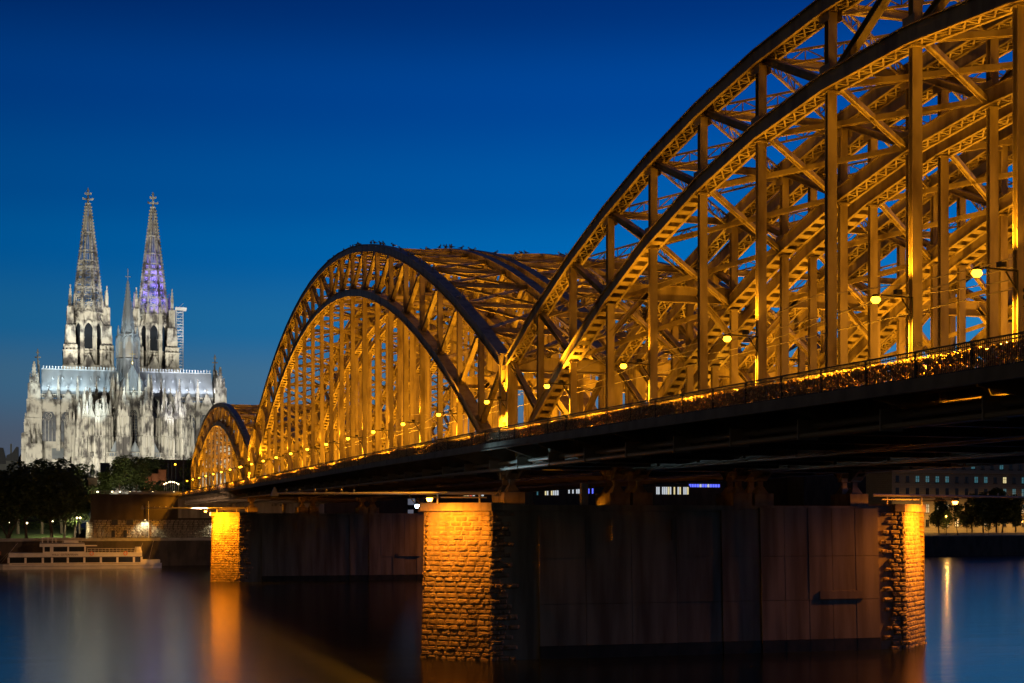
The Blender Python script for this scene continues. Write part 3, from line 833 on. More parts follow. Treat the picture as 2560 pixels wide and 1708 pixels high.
# transept
nb = lambda: MB((CX, 575, GZ))
b = nb()
HX = 38.4
b.bx(CX - HX, CX + HX, YX - 8, YX + 8, 17, 65)
b.bx(CX - HX + .5, CX + HX - .5, YX - 8.4, YX - 8.003, 64.2, 65.2); b.bx(CX - HX + .5, CX + HX - .5, YX - 8.45, YX - 8.15, 67.0, 67.35)
k = -HX + 1
while k < HX - 1: b.bx(CX + k - .13, CX + k + .13, YX - 8.4, YX - 8.2, 65.2, 67.0); k += .75
b.build('transept_wall', M['minster'], cath)
b = nb()
b.add([(CX - HX + 1.2, YX - 7.9, 67), (CX + HX - 1.2, YX - 7.9, 67), (CX + HX - 1.2, YX + 7.9, 67), (CX - HX + 1.2, YX + 7.9, 67), (CX - HX + 1.2, YX, 79), (CX + HX - 1.2, YX, 79)],
      [(0, 1, 5, 4), (2, 3, 4, 5), (0, 4, 3), (1, 2, 5), (3, 2, 1, 0)])
k = -HX + 1.6
while k < HX - 1.4:     # standing seams
    b.beam((CX + k, YX - 7.93, 67.05), (CX + k, YX - .03, 79.0), .10, .08); k += .95
b.bx(CX - HX + 1.2, CX + HX - 1.2, YX - .2, YX + .2, 78.9, 79.3)
k = -HX + 2
while k < HX - 1.5: b.frustum((CX + k, YX), 79.3, 80.5, .16, .3, 4); k += 1.3
for i in range(18):      # dormers
    for rz, off in ((.28, 0), (.62, 2)):
        xx = -HX + 4 + i*4 + off; yy = YX - 8 + 8*rz; zz = 67 + 12*rz
        if abs(xx) > 5 and xx < HX - 3: b.prism([(CX + xx - .35, zz), (CX + xx + .35, zz), (CX + xx, zz + 1.1)], yy - .7, yy + .6)
b.build('transept_roof', M['lead'], cath)
# transept bays: window, gable and pinnacle
gl = nb()
for sx in (-1, 1):
    for i in range(4):
        b = nb(); cx = CX + sx*(34.2 - i*8.1)
        f = MB(); q = MB(); lancet(f, q, 5.9, 46.5, 61.0, 3, 2, 0); g = MB(); gable(g, 7.6, 59.5, 69.2, -.5, .5, True)
        put(b, f, (cx, YX - 8.3, 0)); put(gl, q, (cx, YX - 8.55, 0)); put(b, g, (cx, YX - 8.9, 0))
        for dx in (-4.05,) if sx > 0 else (4.05,):
            b.bx(cx + dx - .8, cx + dx + .8, YX - 10, YX - 8.003, 17, 64); pinn(b, cx + dx, YX - 9.2, 64, 1.25, 11.5)
        b.build('transept_bay', M['minster'], cath)
gl.build('window_glass', M['church_glass'], cath)
# transept end turrets and stepped buttresses
for sx in (-1, 1):
    for dy in (-8, 8):
        b = nb(); cx = CX + sx*(HX + 1.9); cy = YX + dy
        panelled(b, cx - 2.4, cx + 2.4, cy - 2.4, cy + 2.4, 17, 65, .95, .2); panelled(b, cx - 1.9, cx + 1.9, cy - 1.9, cy + 1.9, 65.2, 72, .75, .2)
        for dx in (-1.6, 0, 1.6): pinn(b, cx + dx, cy - 1.6, 72, .7, 4.5); pinn(b, cx + dx, cy + 1.6, 72, .7, 4.5)
        b.frustum((cx, cy), 72, 81.5, 1.3, .4, 8)
        for k in range(6):
            for a in range(8): b.box((cx + 1.45*(1 - k*.12)*math.cos(a*.785 + .39), cy + 1.45*(1 - k*.12)*math.sin(a*.785 + .39), 73 + k*1.4), (.4, .4, .4))
        sd = -1 if dy < 0 else 1
        panelled(b, cx - 2.6, cx + 2.6, cy + sd*5.2 - 2.7, cy + sd*5.2 + 2.7, 17, 45, .86, .22); panelled(b, min(cx + sx*2.2, cx + sx*4.6), max(cx + sx*2.2, cx + sx*4.6), cy - 2, cy + 2, 17, 50, .8, .2)
        for dx in (-1.9, 0, 1.9): pinn(b, cx + dx, cy + sd*7, 45, .95, 8 - abs(dx)); pinn(b, cx + dx, cy + sd*4, 45, .95, 9)
        pinn(b, cx + sx*3.6, cy, 50, 1.3, 9)
        b.build('end_turret', M['minster'], cath)
    b = nb(); g = MB(); gable(g, 16, 65, 81, 0, 1.0); put(b, g, (CX + sx*HX, YX, 0), sx*math.pi/2)
    cx = CX + sx*(HX + .4)
    b.bx(cx - .25, cx + .25, YX - .25, YX + .25, 80, 87); b.box((cx, YX, 84.2), (2.6, .5, .5)); b.box((cx, YX, 84.2), (.5, 2.6, .5)); b.box((cx, YX, 86.2), (1.4, .4, .4)); b.frustum((cx, YX), 86.6, 88, .4, .1, 4)
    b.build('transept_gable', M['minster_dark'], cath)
# nave roof behind, crossing turret
b = nb()
b.add([(CX - 7.5, YX, 66), (CX + 7.5, YX, 66), (CX + 7.5, YT - 9, 66), (CX - 7.5, YT - 9, 66), (CX, YX, 78.6), (CX, YT - 9, 78.6)], [(0,1,4),(2,3,5),(0,4,5,3),(1,2,5,4),(3,2,1,0)])
b.build('nave_roof', M['lead'], cath)
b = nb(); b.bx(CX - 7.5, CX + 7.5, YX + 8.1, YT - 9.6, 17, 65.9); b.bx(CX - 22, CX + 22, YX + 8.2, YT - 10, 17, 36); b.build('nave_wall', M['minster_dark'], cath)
b = nb(); g = nb()
b.frustum((CX, YX), 66, 84, 4.5, 4.5, 8); b.frustum((CX, YX), 84, 84.5, 4.9, 4.9, 8)
for k in range(8):
    a = math.pi/4*k
    f = MB(); q = MB(); lancet(f, q, 2.5, 85, 94, 0, 2, 0); put(b, f, (CX + math.sin(a)*4.75, YX - math.cos(a)*4.75, 0), a); put(g, q, (CX + math.sin(a)*4.8, YX - math.cos(a)*4.8, 0), a)
    a2 = a + math.pi/8; f = MB(); f.bx(-.4, .4, -.4, .4, 84.5, 95.4); pinn(f, 0, 0, 95.4, .7, 4.2)
    for dx in (-1.2, 0, 1.2): f.bx(dx - .1, dx + .1, -.55, -.4, 68, 84)
    put(b, f, (CX + math.sin(a2)*4.5, YX - math.cos(a2)*4.5, 0), a2)
b.frustum((CX, YX), 94.6, 95.6, 4.6, 4.6, 8)
b.build('crossing_turret', M['lead'], cath); g.build('turret_glass', M['pale_metal'], cath)
b = nb()
b.frustum((CX, YX), 95.6, 120, 3.0, .35, 8)
for k in range(15):
    z = 96.5 + k*1.55; r = 3.0 - 2.65*(z - 95.6)/24.4
    for a in range(8): b.box((CX + r*1.12*math.cos(a*.785 + .39), YX + r*1.12*math.sin(a*.785 + .39), z), (.42, .42, .4))
    if k < 9:
        for a in range(8): b.prism([(0,0)]*0 or [(CX + r*1.0*math.sin(a*.785) - .01, z)], 0, 0) if False else b.box((CX + r*1.0*math.cos(a*.785), YX + r*1.0*math.sin(a*.785), z + .7), (.5, .5, .55), a*.785)
b.bx(CX - .12, CX + .12, YX - .12, YX + .12, 119.5, 125); b.box((CX, YX, 121.8), (2.4, .3, .35)); b.box((CX, YX, 121.8), (.3, 2.4, .35)); b.frustum((CX, YX), 124, 125.6, .3, .08, 6)
b.build('turret_spire', M['lead'], cath)
for a in range(6):
    an = a*math.pi/3; light('POINT', 'turret_light', (CX + 3.1*math.sin(an), YX - 6.2 - 1.0*math.cos(an), 85), 60, (.9, .95, 1), None, .3) if a < 1 else None

# choir
b = nb()
ang = [math.pi*(-.5 + k/5) for k in range(6)]
ap = [(CX + 7.5*math.sin(a), YA - 7.5*math.cos(a)) for a in ang]
b.bx(CX - 7.5, CX + 7.5, YA, YX - 8.1, 17, 64.5)
vs = [(p[0], p[1], 17) for p in ap] + [(p[0], p[1], 64.5) for p in ap]; n = 6
b.add(vs, [(k, k+1, n+k+1, n+k) for k in range(5)] + [tuple(range(6, 12))])
b.build('choir_wall', M['minster'], cath)
b = nb()
vs = [(p[0]*1.0 + (p[0]-CX)*.04, p[1] - .2, 66) for p in ap] + [(CX, YA, 78.6), (CX, YX, 78.6), (CX - 7.8, YX, 66), (CX + 7.8, YX, 66)]
b.add(vs, [(k, k+1, 6) for k in range(5)] + [(5, 9, 7, 6), (0, 6, 7, 8)])
b.bx(CX - .2, CX + .2, YA, YX, 78.5, 78.9)
for k in range(6):
    for q in (0, .33, .67):
        if k < 5:
            A = Vector(vs[k]).lerp(Vector(vs[k+1]), q); b.beam(A, (CX, YA, 78.55), .12, .1, (1, 0, 0))
b.build('choir_roof', M['lead'], cath)
b = nb(); b.tube((CX, YA, 78.5), (CX, YA, 84.6), .2, .1, 6); b.box((CX, YA, 83.2), (2.6, .3, .3)); b.frustum((CX, YA), 79, 79.9, .3, .55, 8); b.build('choir_cross', M['gilt'], cath)
gl = nb()
for k in range(5):
    a = math.pi*(-.4 + .2*k); b = nb()
    f = MB(); q = MB(); lancet(f, q, 3.1, 44.5, 59.3, 2, 2, 0); g = MB(); gable(g, 4.6, 58.6, 66.5, -.4, .45)
    loc = (CX + math.sin(a)*7.6, YA - math.cos(a)*7.6, 0)
    put(b, f, loc, a); put(gl, q, loc, a); put(b, g, (CX + math.sin(a)*7.85, YA - math.cos(a)*7.85, 0), a)
    f = MB(); f.bx(-2.3, 2.3, -.25, .05, 64.5, 65); f.bx(-2.3, 2.3, -.25, .05, 66.5, 66.8)
    for q_ in range(8): f.bx(-2.2 + .6*q_, -2.05 + .6*q_, -.2, 0, 65, 66.5)
    put(b, f, (CX + math.sin(a)*7.5, YA - math.cos(a)*7.5, 0), a)
    b.build('apse_bay', M['minster'], cath)
for a in [math.pi*(-.5 + .2*k) for k in range(6)]:
    b = nb(); x, y = CX + 7.9*math.sin(a), YA - 7.9*math.cos(a)
    b.box((x, y, 54), (1.0, 1.0, 20), -a); pinn(b, x, y, 64, 1.15, 10.5); b.build('wall_pinnacle', M['minster'], cath)
for sx in (-1, 1):
    for i in range(3):
        b = nb(); y = YA + 4 + i*7.5
        f = MB(); q = MB(); lancet(f, q, 4.2, 44.5, 59.3, 3, 2, 0); g = MB(); gable(g, 6.4, 58.6, 66.5, -.4, .45)
        put(b, f, (CX + sx*8.0, y, 0), sx*math.pi/2); put(gl, q, (CX + sx*8.0, y, 0), sx*math.pi/2); put(b, g, (CX + sx*8.3, y, 0), sx*math.pi/2)
        pinn(b, CX + sx*8, y + 3.7, 60, 1.2, 14); b.build('choir_bay', M['minster'], cath)
gl.build('choir_glass', M['church_glass'], cath)
# ambulatory and chapels, small lead pyramids on top
b = nb(); rr = 21.5
for r_, z in ((rr, 38.4), (14.5, 44.0)):
    pts = [(CX - r_, YX - 8.2)] + [(CX + r_*math.sin(math.pi*(-.5 + k/14)), YA - r_*math.cos(math.pi*(-.5 + k/14))) for k in range(15)] + [(CX + r_, YX - 8.2)]
    n = len(pts); b.add([(p[0], p[1], 17) for p in pts] + [(p[0], p[1], z) for p in pts], [(k, k+1, n+k+1, n+k) for k in range(n-1)] + [tuple(range(n, 2*n))])
for k in range(60):
    a = math.pi*(-.5 + k/59); x, y = CX + rr*1.005*math.sin(a), YA - rr*1.005*math.cos(a)
    b.box((x, y, 39.2), (.25, .25, 1.5), a)
    x, y = CX + rr*1.01*math.sin(a), YA - rr*1.01*math.cos(a); b.box((x, y, 40.0), (1.25, .35, .3), a); b.box((x, y, 37.4), (1.2, .5, .5), a)
    b.box((x, y, 24), (.35, .5, 24), a) if k % 3 == 0 else None
b.build('ambulatory', M['minster'], cath)
for k in range(7):
    a = math.pi*(-.5 + (k + .5)/7)
    b = nb(); f = MB(); q = MB(); lancet(f, q, 3.4, 24, 35.5, 2, 2, 0); put(b, f, (CX + math.sin(a)*(rr + .5), YA - math.cos(a)*(rr + .5), 0), a); b.build('chapel_window', M['minster'], cath)
    b = nb(); put(b, q, (CX + math.sin(a)*(rr + .5), YA - math.cos(a)*(rr + .5), 0), a); b.build('chapel_glass', M['church_glass'], cath)
    b = nb(); b.frustum((CX + 18.0*math.sin(a), YA - 18.0*math.cos(a)), 38.5, 45.0, 2.9, .08, 6); b.build('chapel_roof', M['lead'], cath)
# buttress towers and flying buttresses: one of each, copied round
def buttress_mesh():
    b = MB((0, 0, 0))
    panelled(b, -2.1, 2.1, -3.2, 3.2, 0, 21.5, .7, .22); panelled(b, -1.9, 1.9, -2.8, 3.0, 21.7, 30, .63, .22); panelled(b, -1.7, 1.7, -2.2, 2.8, 30.2, 38.2, .68, .2)
    f = MB(); gable(f, 3.6, 37.5, 41.6, 0, .4); put(b, f, (0, -2.4, 0)); f = MB(); gable(f, 3.6, 37.5, 41.6, 0, .4); put(b, f, (1.8, 0, 0), math.pi/2); put(b, f, (-1.8, 0, 0), -math.pi/2)
    for dx in (-1.5, 1.5):
        pinn(b, dx, -2.6, 30, .8, 6.5); pinn(b, dx, -3.0, 21.5, .75, 6.0)
        for dy in (-1.9, 2.3): pinn(b, dx, dy, 38.2, .85, 6.8)
    pinn(b, 0, -3.2, 21.5, .7, 7); pinn(b, 0, -2.7, 30, .7, 7.2)
    b.bx(-.8, .8, -.7, 1.1, 38.2, 42); pinn(b, 0, .2, 42, 1.4, 8.6)
    return b.mesh('buttress')
def flyer_mesh(L):
    b = MB((0, 0, 0))
    for z0, z1 in ((31.5, 43), (21.5, 31)):
        b.beam((0, 2.8, z0 + 2.6), (0, L, z1 + 2.6), .9, .5)
        pts = [(0, 2.8 + (L - 2.8)*k/8, z0 - 3.6 + (z1 - z0 + 3.9)*math.sin(math.pi/2*k/8)) for k in range(9)]
        for a, c in zip(pts[:-1], pts[1:]): b.beam(a, c, .9, .55)
        for k in range(1, 8):
            q = k/8; zt = z0 + 2.4 + (z1 - z0)*q; b.beam((0, pts[k][1], pts[k][2]), (0, pts[k][1] + .35, zt), .6, .28)
            b.box((0, 2.8 + (L - 2.8)*q, zt + .75), (.4, .4, .45))
    return b.mesh('flying_buttress')
bm_, fm_ = buttress_mesh(), flyer_mesh(12.6)
for me in (bm_, fm_): me.materials.append(M['minster'])
spots = [(CX + 20*math.sin(math.pi*(-.5 + (k+.0)/7)), YA - 20*math.cos(math.pi*(-.5 + k/7)), math.pi*(-.5 + k/7)) for k in range(8)]
for s in (-1, 1):
    spots += [(CX + s*20, YA + 8.5 + i*8.0, s*math.pi/2) for i in range(2)]
for x, y, a in spots:
    for me, nm in ((bm_, 'buttress'), (fm_, 'flying_buttress')):
        o = bpy.data.objects.new(nm, me); COL.objects.link(o); o.parent = cath; o.location = (x - CX, y - 575, 0); o.rotation_euler.z = a
for x in (-25.2, 25.2):     # free-standing buttresses in front of the transept aisles
    o = bpy.data.objects.new('buttress', bm_); COL.objects.link(o); o.parent = cath; o.location = (x, YX - 15.5 - 575, -2.0)
b = nb(); b.bx(CX - 33, CX - 21.7, YX - 17, YX - 8.2, 17, 37.5); b.bx(CX + 21.7, CX + 33, YX - 17, YX - 8.2, 17, 37.5)
b.bx(CX - 33, CX - 21.7, YX - 17.3, YX - 17.003, 37, 38.5); b.bx(CX + 21.7, CX + 33, YX - 17.3, YX - 17.003, 37, 38.5); b.build('aisle_wall', M['minster'], cath)
b = nb()
for s in (-1, 1):
    x = CX + s*27.3; b.add([(x - 5.5, YX - 16.9, 37.6), (x + 5.5, YX - 16.9, 37.6), (x + 5.5, YX - 8.3, 43.5), (x - 5.5, YX - 8.3, 43.5)], [(0,1,2,3)])
b.build('aisle_roof', M['lead'], cath)
# scaffold beside the right-hand spire
sx, sy = 13.9 + 12.4, YT - 6
sca = empty('scaffold', (sx, sy, GZ), 'white scaffold tower clinging to the right flank of the right-hand spire', 'scaffold')
b = MB((sx, sy, GZ))
for dx in (-1.6, 1.6):
    for dy in (-1.6, 1.6): b.tube((sx + dx, sy + dy, 17), (sx + dx, sy + dy, 117), .12, n=4)
for k in range(34):
    z = 20 + k*2.9
    if z > 117: break
    for s in (-1.6, 1.6): b.tube((sx - 1.6, sy + s, z), (sx + 1.6, sy + s, z), .1, n=4); b.tube((sx + s, sy - 1.6, z), (sx + s, sy + 1.6, z), .1, n=4)
    b.tube((sx - 1.6, sy - 1.6, z), (sx + 1.6, sy - 1.6, z + 2.9), .08, n=4)
b.build('tube_frame', M['scaffold'], sca)
b = MB((sx, sy, GZ))
for k in range(10): b.bx(sx - 1.6, sx + 1.6, sy - 1.6, sy + 1.6, 88 + k*2.9, 88.12 + k*2.9)
b.bx(sx - 2.4, sx + 3.2, sy - 2, sy + 2, 115.2, 115.4); b.bx(sx - 2.4, sx + 3.2, sy - 2.05, sy - 2, 115.4, 116.6); b.build('platform', M['scaffold'], sca)

# cathedral floodlights: on masts round the square and on the roofs
CW = (1, .95, .82)
def church_flood(x, y, z, tgt, en, col, ang, lab):
    en *= 1.12
    r = empty('cathedral_floodlight', (x, y, z), lab, 'floodlight', 'floodlights aimed at the cathedral')
    b = MB((x, y, z)); b.box((x, y, z), (.8, .5, .6)); b.tube((x, y, z - 1.5), (x, y, z), .08); b.build('housing', M['black'], r)
    light('SPOT', 'church_light', (x, y - .0, z + .6), en, col, r, .5, tgt, ang, .6)
for x, y, z, tx, tz, e, nm in ((-58, 415, 19, -20, 46, 340e3, 'leftmost of four'), (-24, 405, 19, -3, 48, 215e3, 'second of four from the left'), (16, 405, 19, 3, 48, 110e3, 'third of four from the left'), (56, 415, 19, 20, 46, 230e3, 'rightmost of four')):
    church_flood(x, y, z, (tx, 545, tz), e, CW, 60, 'black floodlight on a post before the cathedral choir, ' + nm)
for x, tx, nm in ((-29, -17, 'left side of the left'), (-8, -17, 'right side of the left'), (3, 13.9, 'left side of the right'), (27, 13.9, 'right side of the right')):
    church_flood(x, 594, 62, (tx, YT - 4, 98), 56e3 if x in (-29, 3) else 30e3, CW, 115, 'black floodlight on a roof mast lighting the %s cathedral tower' % nm)
for x, tx in ((-24, -17), (21, 13.9)):
    church_flood(x, 590, 62, (tx, YT, 136), 190e3 if x < 0 else 120e3, CW, 48, 'black floodlight on a roof mast aimed at the %s spire' % ('left' if x < 0 else 'right'))
for x, y, tx, nm in ((-62, 440, -33, 'far left'), (60, 440, 31, 'far right')):
    church_flood(x, y, 19, (tx, 560, 40), 270e3, CW, 45, 'black floodlight in the square on the %s, aimed at the transept end' % nm)
church_flood(-3, 425, 26, (CX, YA - 4, 74), 520e3, (.7, .92, 1), 9, 'black floodlight with bluish light aimed at the choir roof')
for i in range(8):
    for s in (-1, 1):
        x = CX + s*(7 + i*4.3)
        o = light('AREA', 'roof_light', (x, YX - 8.75, 69.8), 230, (.80, .96, 1.0) if s < 0 else (.90, .91, 1.0), None, 1.0, (x, YX - 4.0, 73.2))
        o.data.size = 4.0; o.data.size_y = .3; o.data.spread = R(130)

for i in range(4):
    for s in (-1, 1):
        x = CX + s*(9 + i*8.6)
        church_flood(CX + s*(28 + i*9), 432, 27, (x, YX - 4, 74.5), 560e3, (.74, .93, 1.0) if s < 0 else (.86, .88, 1.0), 7.5, 'narrow bluish floodlight aimed at the lead roof, %s on the %s' % (ORD[i], 'left' if s < 0 else 'right'))

# ------------------------------------------------------------------ west bank
M['ground'] = mat('paved_ground', (.10, .09, .075), .9, 0, (.07, .065, .055), .6)
M['quay'] = mat('quay_wall_stone', (.10, .085, .07), .9, 0, (.05, .045, .04), .5, (1, 1, .4), .03)
M['kerb'] = mat('pale_kerb', (.45, .44, .40), .8, 0, (.32, .31, .28), .8)
M['grass'] = mat('lawn_grass', (.05, .10, .02), .95, 0, (.08, .13, .03), .5, (1, 1, 1), .03)
M['wallstone'] = brickmat('abutment_masonry', (.34, .32, .25), (.24, .22, .17), (.05, .045, .035), 1.1, .5, .16)
M['plaster'] = mat('dark_wall', (.048, .036, .025), .9, 0, (.08, .06, .045), .4, (1, 1, .3))
M['redbrick'] = mat('red_brick', (.42, .19, .10), .85, 0, (.34, .15, .08), 1.2)
M['facade'] = brickmat('sandstone_facade', (.40, .33, .22), (.36, .30, .20), (.25, .2, .13), 2.2, .75, .02)
M['dark_roof'] = mat('dark_roof', (.018, .018, .02), .7)
M['house_wall'] = mat('house_plaster', (.10, .10, .09), .9)
M['leaf'] = mat('leaf_green', (.035, .06, .015), .7, 0, (.075, .11, .025), 1.5, (1, 1, 1), 0, .35, .65)
M['bark'] = mat('bark', (.10, .08, .06), .95, 0, (.05, .04, .03), 3, (1, 1, .2), .03)
M['teal_win'] = emis('teal_lit_window', (.08, .40, .46), .24)
M['warm_win'] = emis('warm_lit_window', (.9, .75, .35), .8)
M['white_win'] = emis('white_lit_window', (.85, .93, 1), .6)
M['red_win'] = emis('red_lit_sign', (1, .12, .06), .8)
M['blue_win'] = emis('blue_lit_window', (.10, .14, 1), 1.3)
M['boat_white'] = mat('boat_paint', (.72, .70, .68), .4, 0, (.62, .60, .58), .7)
M['boat_dark'] = mat('boat_trim', (.05, .04, .05), .5)
M['bronze'] = mat('bronze_patina', (.10, .13, .10), .5, .4)

def sheet(name, pts, z, m):
    b = MB(); b.add([(p[0], p[1], z) for p in pts], [tuple(range(len(pts)))]); return kind(b.build(name, m), 'structure')
QA, QB, QC = (-900, 170), (-25, 273), (270, 308)
QD = (900, 384)
sheet('ground', [QA, QB, QC, QD, (1500, 3000), (-1500, 3000)], 6.6, M['ground'])
sheet('plateau', [(-29, 288), (60, 288), (60, 330), (130, 420), (130, 760), (-140, 760), (-110, 420), (-29, 360)], 16.9, M['ground'])
def wallrun(name, pts, z0, z1, t, m, lab, cat, base=0):
    r = empty(name, (pts[1][0], pts[1][1], z0), lab, cat)
    b = MB((pts[1][0], pts[1][1], z0))
    for a, c in zip(pts[:-1], pts[1:]): b.beam((a[0], a[1], (z0+z1)/2), (c[0], c[1], (z0+z1)/2), z1 - z0, t, (0, 0, 1))
    b.build('wall', m, r); return r
qw = wallrun('quay_wall', [QA, QB, QC, QD], -1, 6.55, 1.2, M['quay'], 'dark stone quay wall along the far river bank', 'quay wall')
b = MB(qw.location)
for a, c in zip([QA, QB, QC], [QB, QC, QD]): b.beam((a[0], a[1] + .3, 6.68), (c[0], c[1] + .3, 6.68), .25, 1.6, (0, 0, 1))
b.build('coping', M['kerb'], qw)
kp = wallrun('parapet', [(-50, 276), (-26, 278), (45, 284)], 6.6, 7.25, .5, M['kerb'], 'pale low parapet wall along the riverside street under the bridge end', 'parapet')
wallrun('light_trail_wall', [(200, 322), (270, 330), (420, 349)], 6.6, 7.4, .4, M['kerb'], 'pale low wall standing in for car light trails on the right bank street', 'low wall')  # pale wall stands in for the line left by car lights
sheet('lawn', [(-140, 284), (-31, 290), (-29.5, 330), (-140, 345)], 7.05, M['grass'])
b = MB(); b.add([(-140, 292, 7.06), (-31, 298, 7.06), (-29.5, 345, 10.5), (-140, 350, 10.5)], [(0,1,2,3)]); kind(b.build('lawn_bank', M['grass']), 'structure')
sheet('promenade_path', [(-140, 263.5), (-27, 276), (-27, 281), (-140, 272)], 6.66, M['kerb'])

# bridge abutment and terrace
O = (0, 288, 6.6)
ab = empty('abutment', O, 'stone bridge abutment with rough masonry lit along its foot and a terrace on top', 'abutment')
b = MB(O); b.bx(-27, 60, 287, 292, 6.0, 12.2); b.bx(-27.5, -26, 286.6, 300, 6.0, 11.4); b.build('wall_core', M['plaster'], ab)
b = MB(O); stone_face(b, (-26, 286.98, 0), (40, 286.98, 0), 7.2, 12.1, .02, random.Random(4), rows=11, bw=1.2); stone_face(b, (-27.52, 300, 0), (-27.52, 286.6, 0), 7.0, 11.4, .02, random.Random(5), rows=10, bw=1.2); stone_face(b, (-27.5, 286.58, 0), (-26.02, 286.58, 0), 7.0, 11.4, .02, random.Random(6), rows=10, bw=1.2); b.build('masonry_wall', M['capstone'], ab)
b = MB(O); b.bx(-26.6, 60, 287.3, 294, 12.2, 18.5); b.bx(-26.8, 60, 286.9, 294, 18.5, 18.9); b.bx(-26.7, 60, 286.8, 287.2, 12.0, 12.45); b.build('upper_wall', M['plaster'], ab)
b = MB(O); 
for x in (-20.9, -17.8): b.bx(x - .45, x + .45, 286.72, 287.1, 7.4, 9.2)
for x in (-20.5, -16.5): b.bx(x - .8, x + .8, 286.75, 287.1, 10.6, 12)
b.build('window', M['black'], ab)
b = MB(O)
for k in range(70): b.bx(-26.5 + k*.38, -26.42 + k*.38, 287.0, 287.1, 18.9, 19.7)
b.bx(-26.6, 0, 286.98, 287.12, 19.7, 19.8); b.bx(-17, -1, 288.0, 288.25, 18.9, 19.6); b.build('balustrade', M['kerb'], ab)
b = MB(O); b.tube((-11.7, 286.6, 6.6), (-11.7, 286.6, 17), .12, n=6); b.build('drain_pipe', M['pale_metal'], ab)
b = MB(O); b.bx(-3.9, 36, 287, 300, 12.5, 17.9) ; b.build('bridge_seat', M['concrete'], ab)
for x, lab in ((-12.6, 'left'), (6.5, 'right')):
    r = empty('wall_lamp', (x, 286.4, 12), 'small white lamp on the lit stone abutment wall, the %s one of two' % lab, 'wall lamp', 'lamps on the abutment wall')
    b = MB((x, 286.4, 12)); b.box((x, 286.6, 12.1), (.4, .7, .15)); b.build('housing', M['black'], r)
    b = MB((x, 286.4, 12)); b.box((x, 286.3, 12.0), (.34, .3, .05)); b.build('glass', M['white_lamp'], r)
    light('SPOT', 'wall_light', (x, 285.9, 11.85), 1500, (1, .93, .6), r, .15, (x, 286.9, 6), 130, .6)
# terrace lamps aimed at the cathedral
for i, (xs, nm) in enumerate(((243.7, 'leftmost'), (280.4, 'second from the left'), (299.6, 'third from the left'), (325, 'fourth from the left'), (382, 'fifth from the left'), (435, 'rightmost'))):
    p = F(xs, 1234.5, 288.5)
    r = empty('terrace_lamp', (p.x, p.y, 18.9), 'bright warm lamp on the terrace edge, %s of the row' % nm, 'lamp', 'lamps along the terrace edge')
    b = MB((p.x, p.y, 18.9)); b.tube((p.x, p.y, 18.9), (p.x, p.y, 19.3), .06, n=6); b.box((p.x, p.y, 19.35), (.7 if i else 1.3, .4, .12)); b.build('post', M['black'], r)
    b = MB((p.x, p.y, 18.9)); b.frustum((p.x, p.y - .05), 19.42, 19.66, .22 if i else .35, .14, 8); b.build('glass', M['white_lamp'], r)
    light('SPOT', 'terrace_light', (p.x, p.y + .3, 19.9), 900, (1, .85, .5), r, .2, (p.x, p.y + 9, 25), 120, .6)

# ------------------------------------------------------------------ trees
def leaf_cloud(rnd, blobs, n, s):
    b = MB()
    tot = sum(r[3] ** 2 for r in blobs)
    for bx_, by, bz, br in blobs:
        for q in range(int(n * br * br / tot)):
            while 1:
                d = Vector((rnd.uniform(-1, 1), rnd.uniform(-1, 1), rnd.uniform(-1, 1)))
                if .05 < d.length < 1: break
            d = d.normalized() * (d.length ** .45) * rnd.uniform(.85, 1.12)
            c = Vector((bx_ + d.x * br, by + d.y * br, bz + d.z * br * .85))
            m3 = Matrix.Rotation(rnd.uniform(0, 6.3), 3, 'Z') @ Matrix.Rotation(rnd.uniform(-1.2, 1.2), 3, 'X')
            k = s * rnd.uniform(.6, 1.3)
            b.add([c + m3 @ Vector(v) for v in ((-k, 0, 0), (0, -k*.55, .1*k), (k, 0, 0), (0, k*.55, .1*k))], [(0,1,2,3)])
    return b
def tree_meshes(seed, h, cr, tr, n=2600, s=.36, multi=False):
    rnd = random.Random(seed)
    t = MB(); blobs = []
    tips = []
    nst = 3 if multi else 1
    for q in range(nst):
        x, y, z = (0, 0, 0) if nst == 1 else (rnd.uniform(-.5, .5), rnd.uniform(-.4, .4), 0)
        lx, ly = rnd.uniform(-.1, .1), rnd.uniform(-.1, .1)
        if multi: lx, ly = rnd.uniform(-.45, .45), rnd.uniform(-.3, .3)
        p = Vector((x, y, -.3)); r = tr / (1 if nst == 1 else 1.4)
        for k in range(4):
            q2 = p + Vector((lx * h*.13 + rnd.uniform(-.15, .15), ly*h*.13 + rnd.uniform(-.15, .15), h*.13)); t.tube(p, q2, r, r*.82, 7); p = q2; r *= .82
            if k >= 1:
                for _ in range(2):
                    a = rnd.uniform(0, 6.28); L = cr*rnd.uniform(.5, .85)
                    e = p + Vector((math.cos(a)*L, math.sin(a)*L, L*rnd.uniform(.5, .9))); t.tube(p, e, r*.55, r*.15, 5, False); tips.append(e)
        tips.append(p)
    for e in tips: blobs.append((e.x, e.y, e.z + .3, cr*rnd.uniform(.28, .42)))
    for k in range(14):
        a = rnd.uniform(0, 6.28); rr = cr*rnd.uniform(0, .66); zz = h*rnd.uniform(.30, .85)
        sh = 1 - .5*abs(zz/h - .6)
        blobs.append((math.cos(a)*rr*sh, math.sin(a)*rr*sh, zz, cr*rnd.uniform(.3, .45)))
    blobs.append((0, 0, h*.85, cr*.4))
    tm = t.mesh('trunk'); tm.materials.append(M['bark'])
    lm = leaf_cloud(rnd, blobs, n, s).mesh('crown'); lm.materials.append(M['leaf'])
    return tm, lm
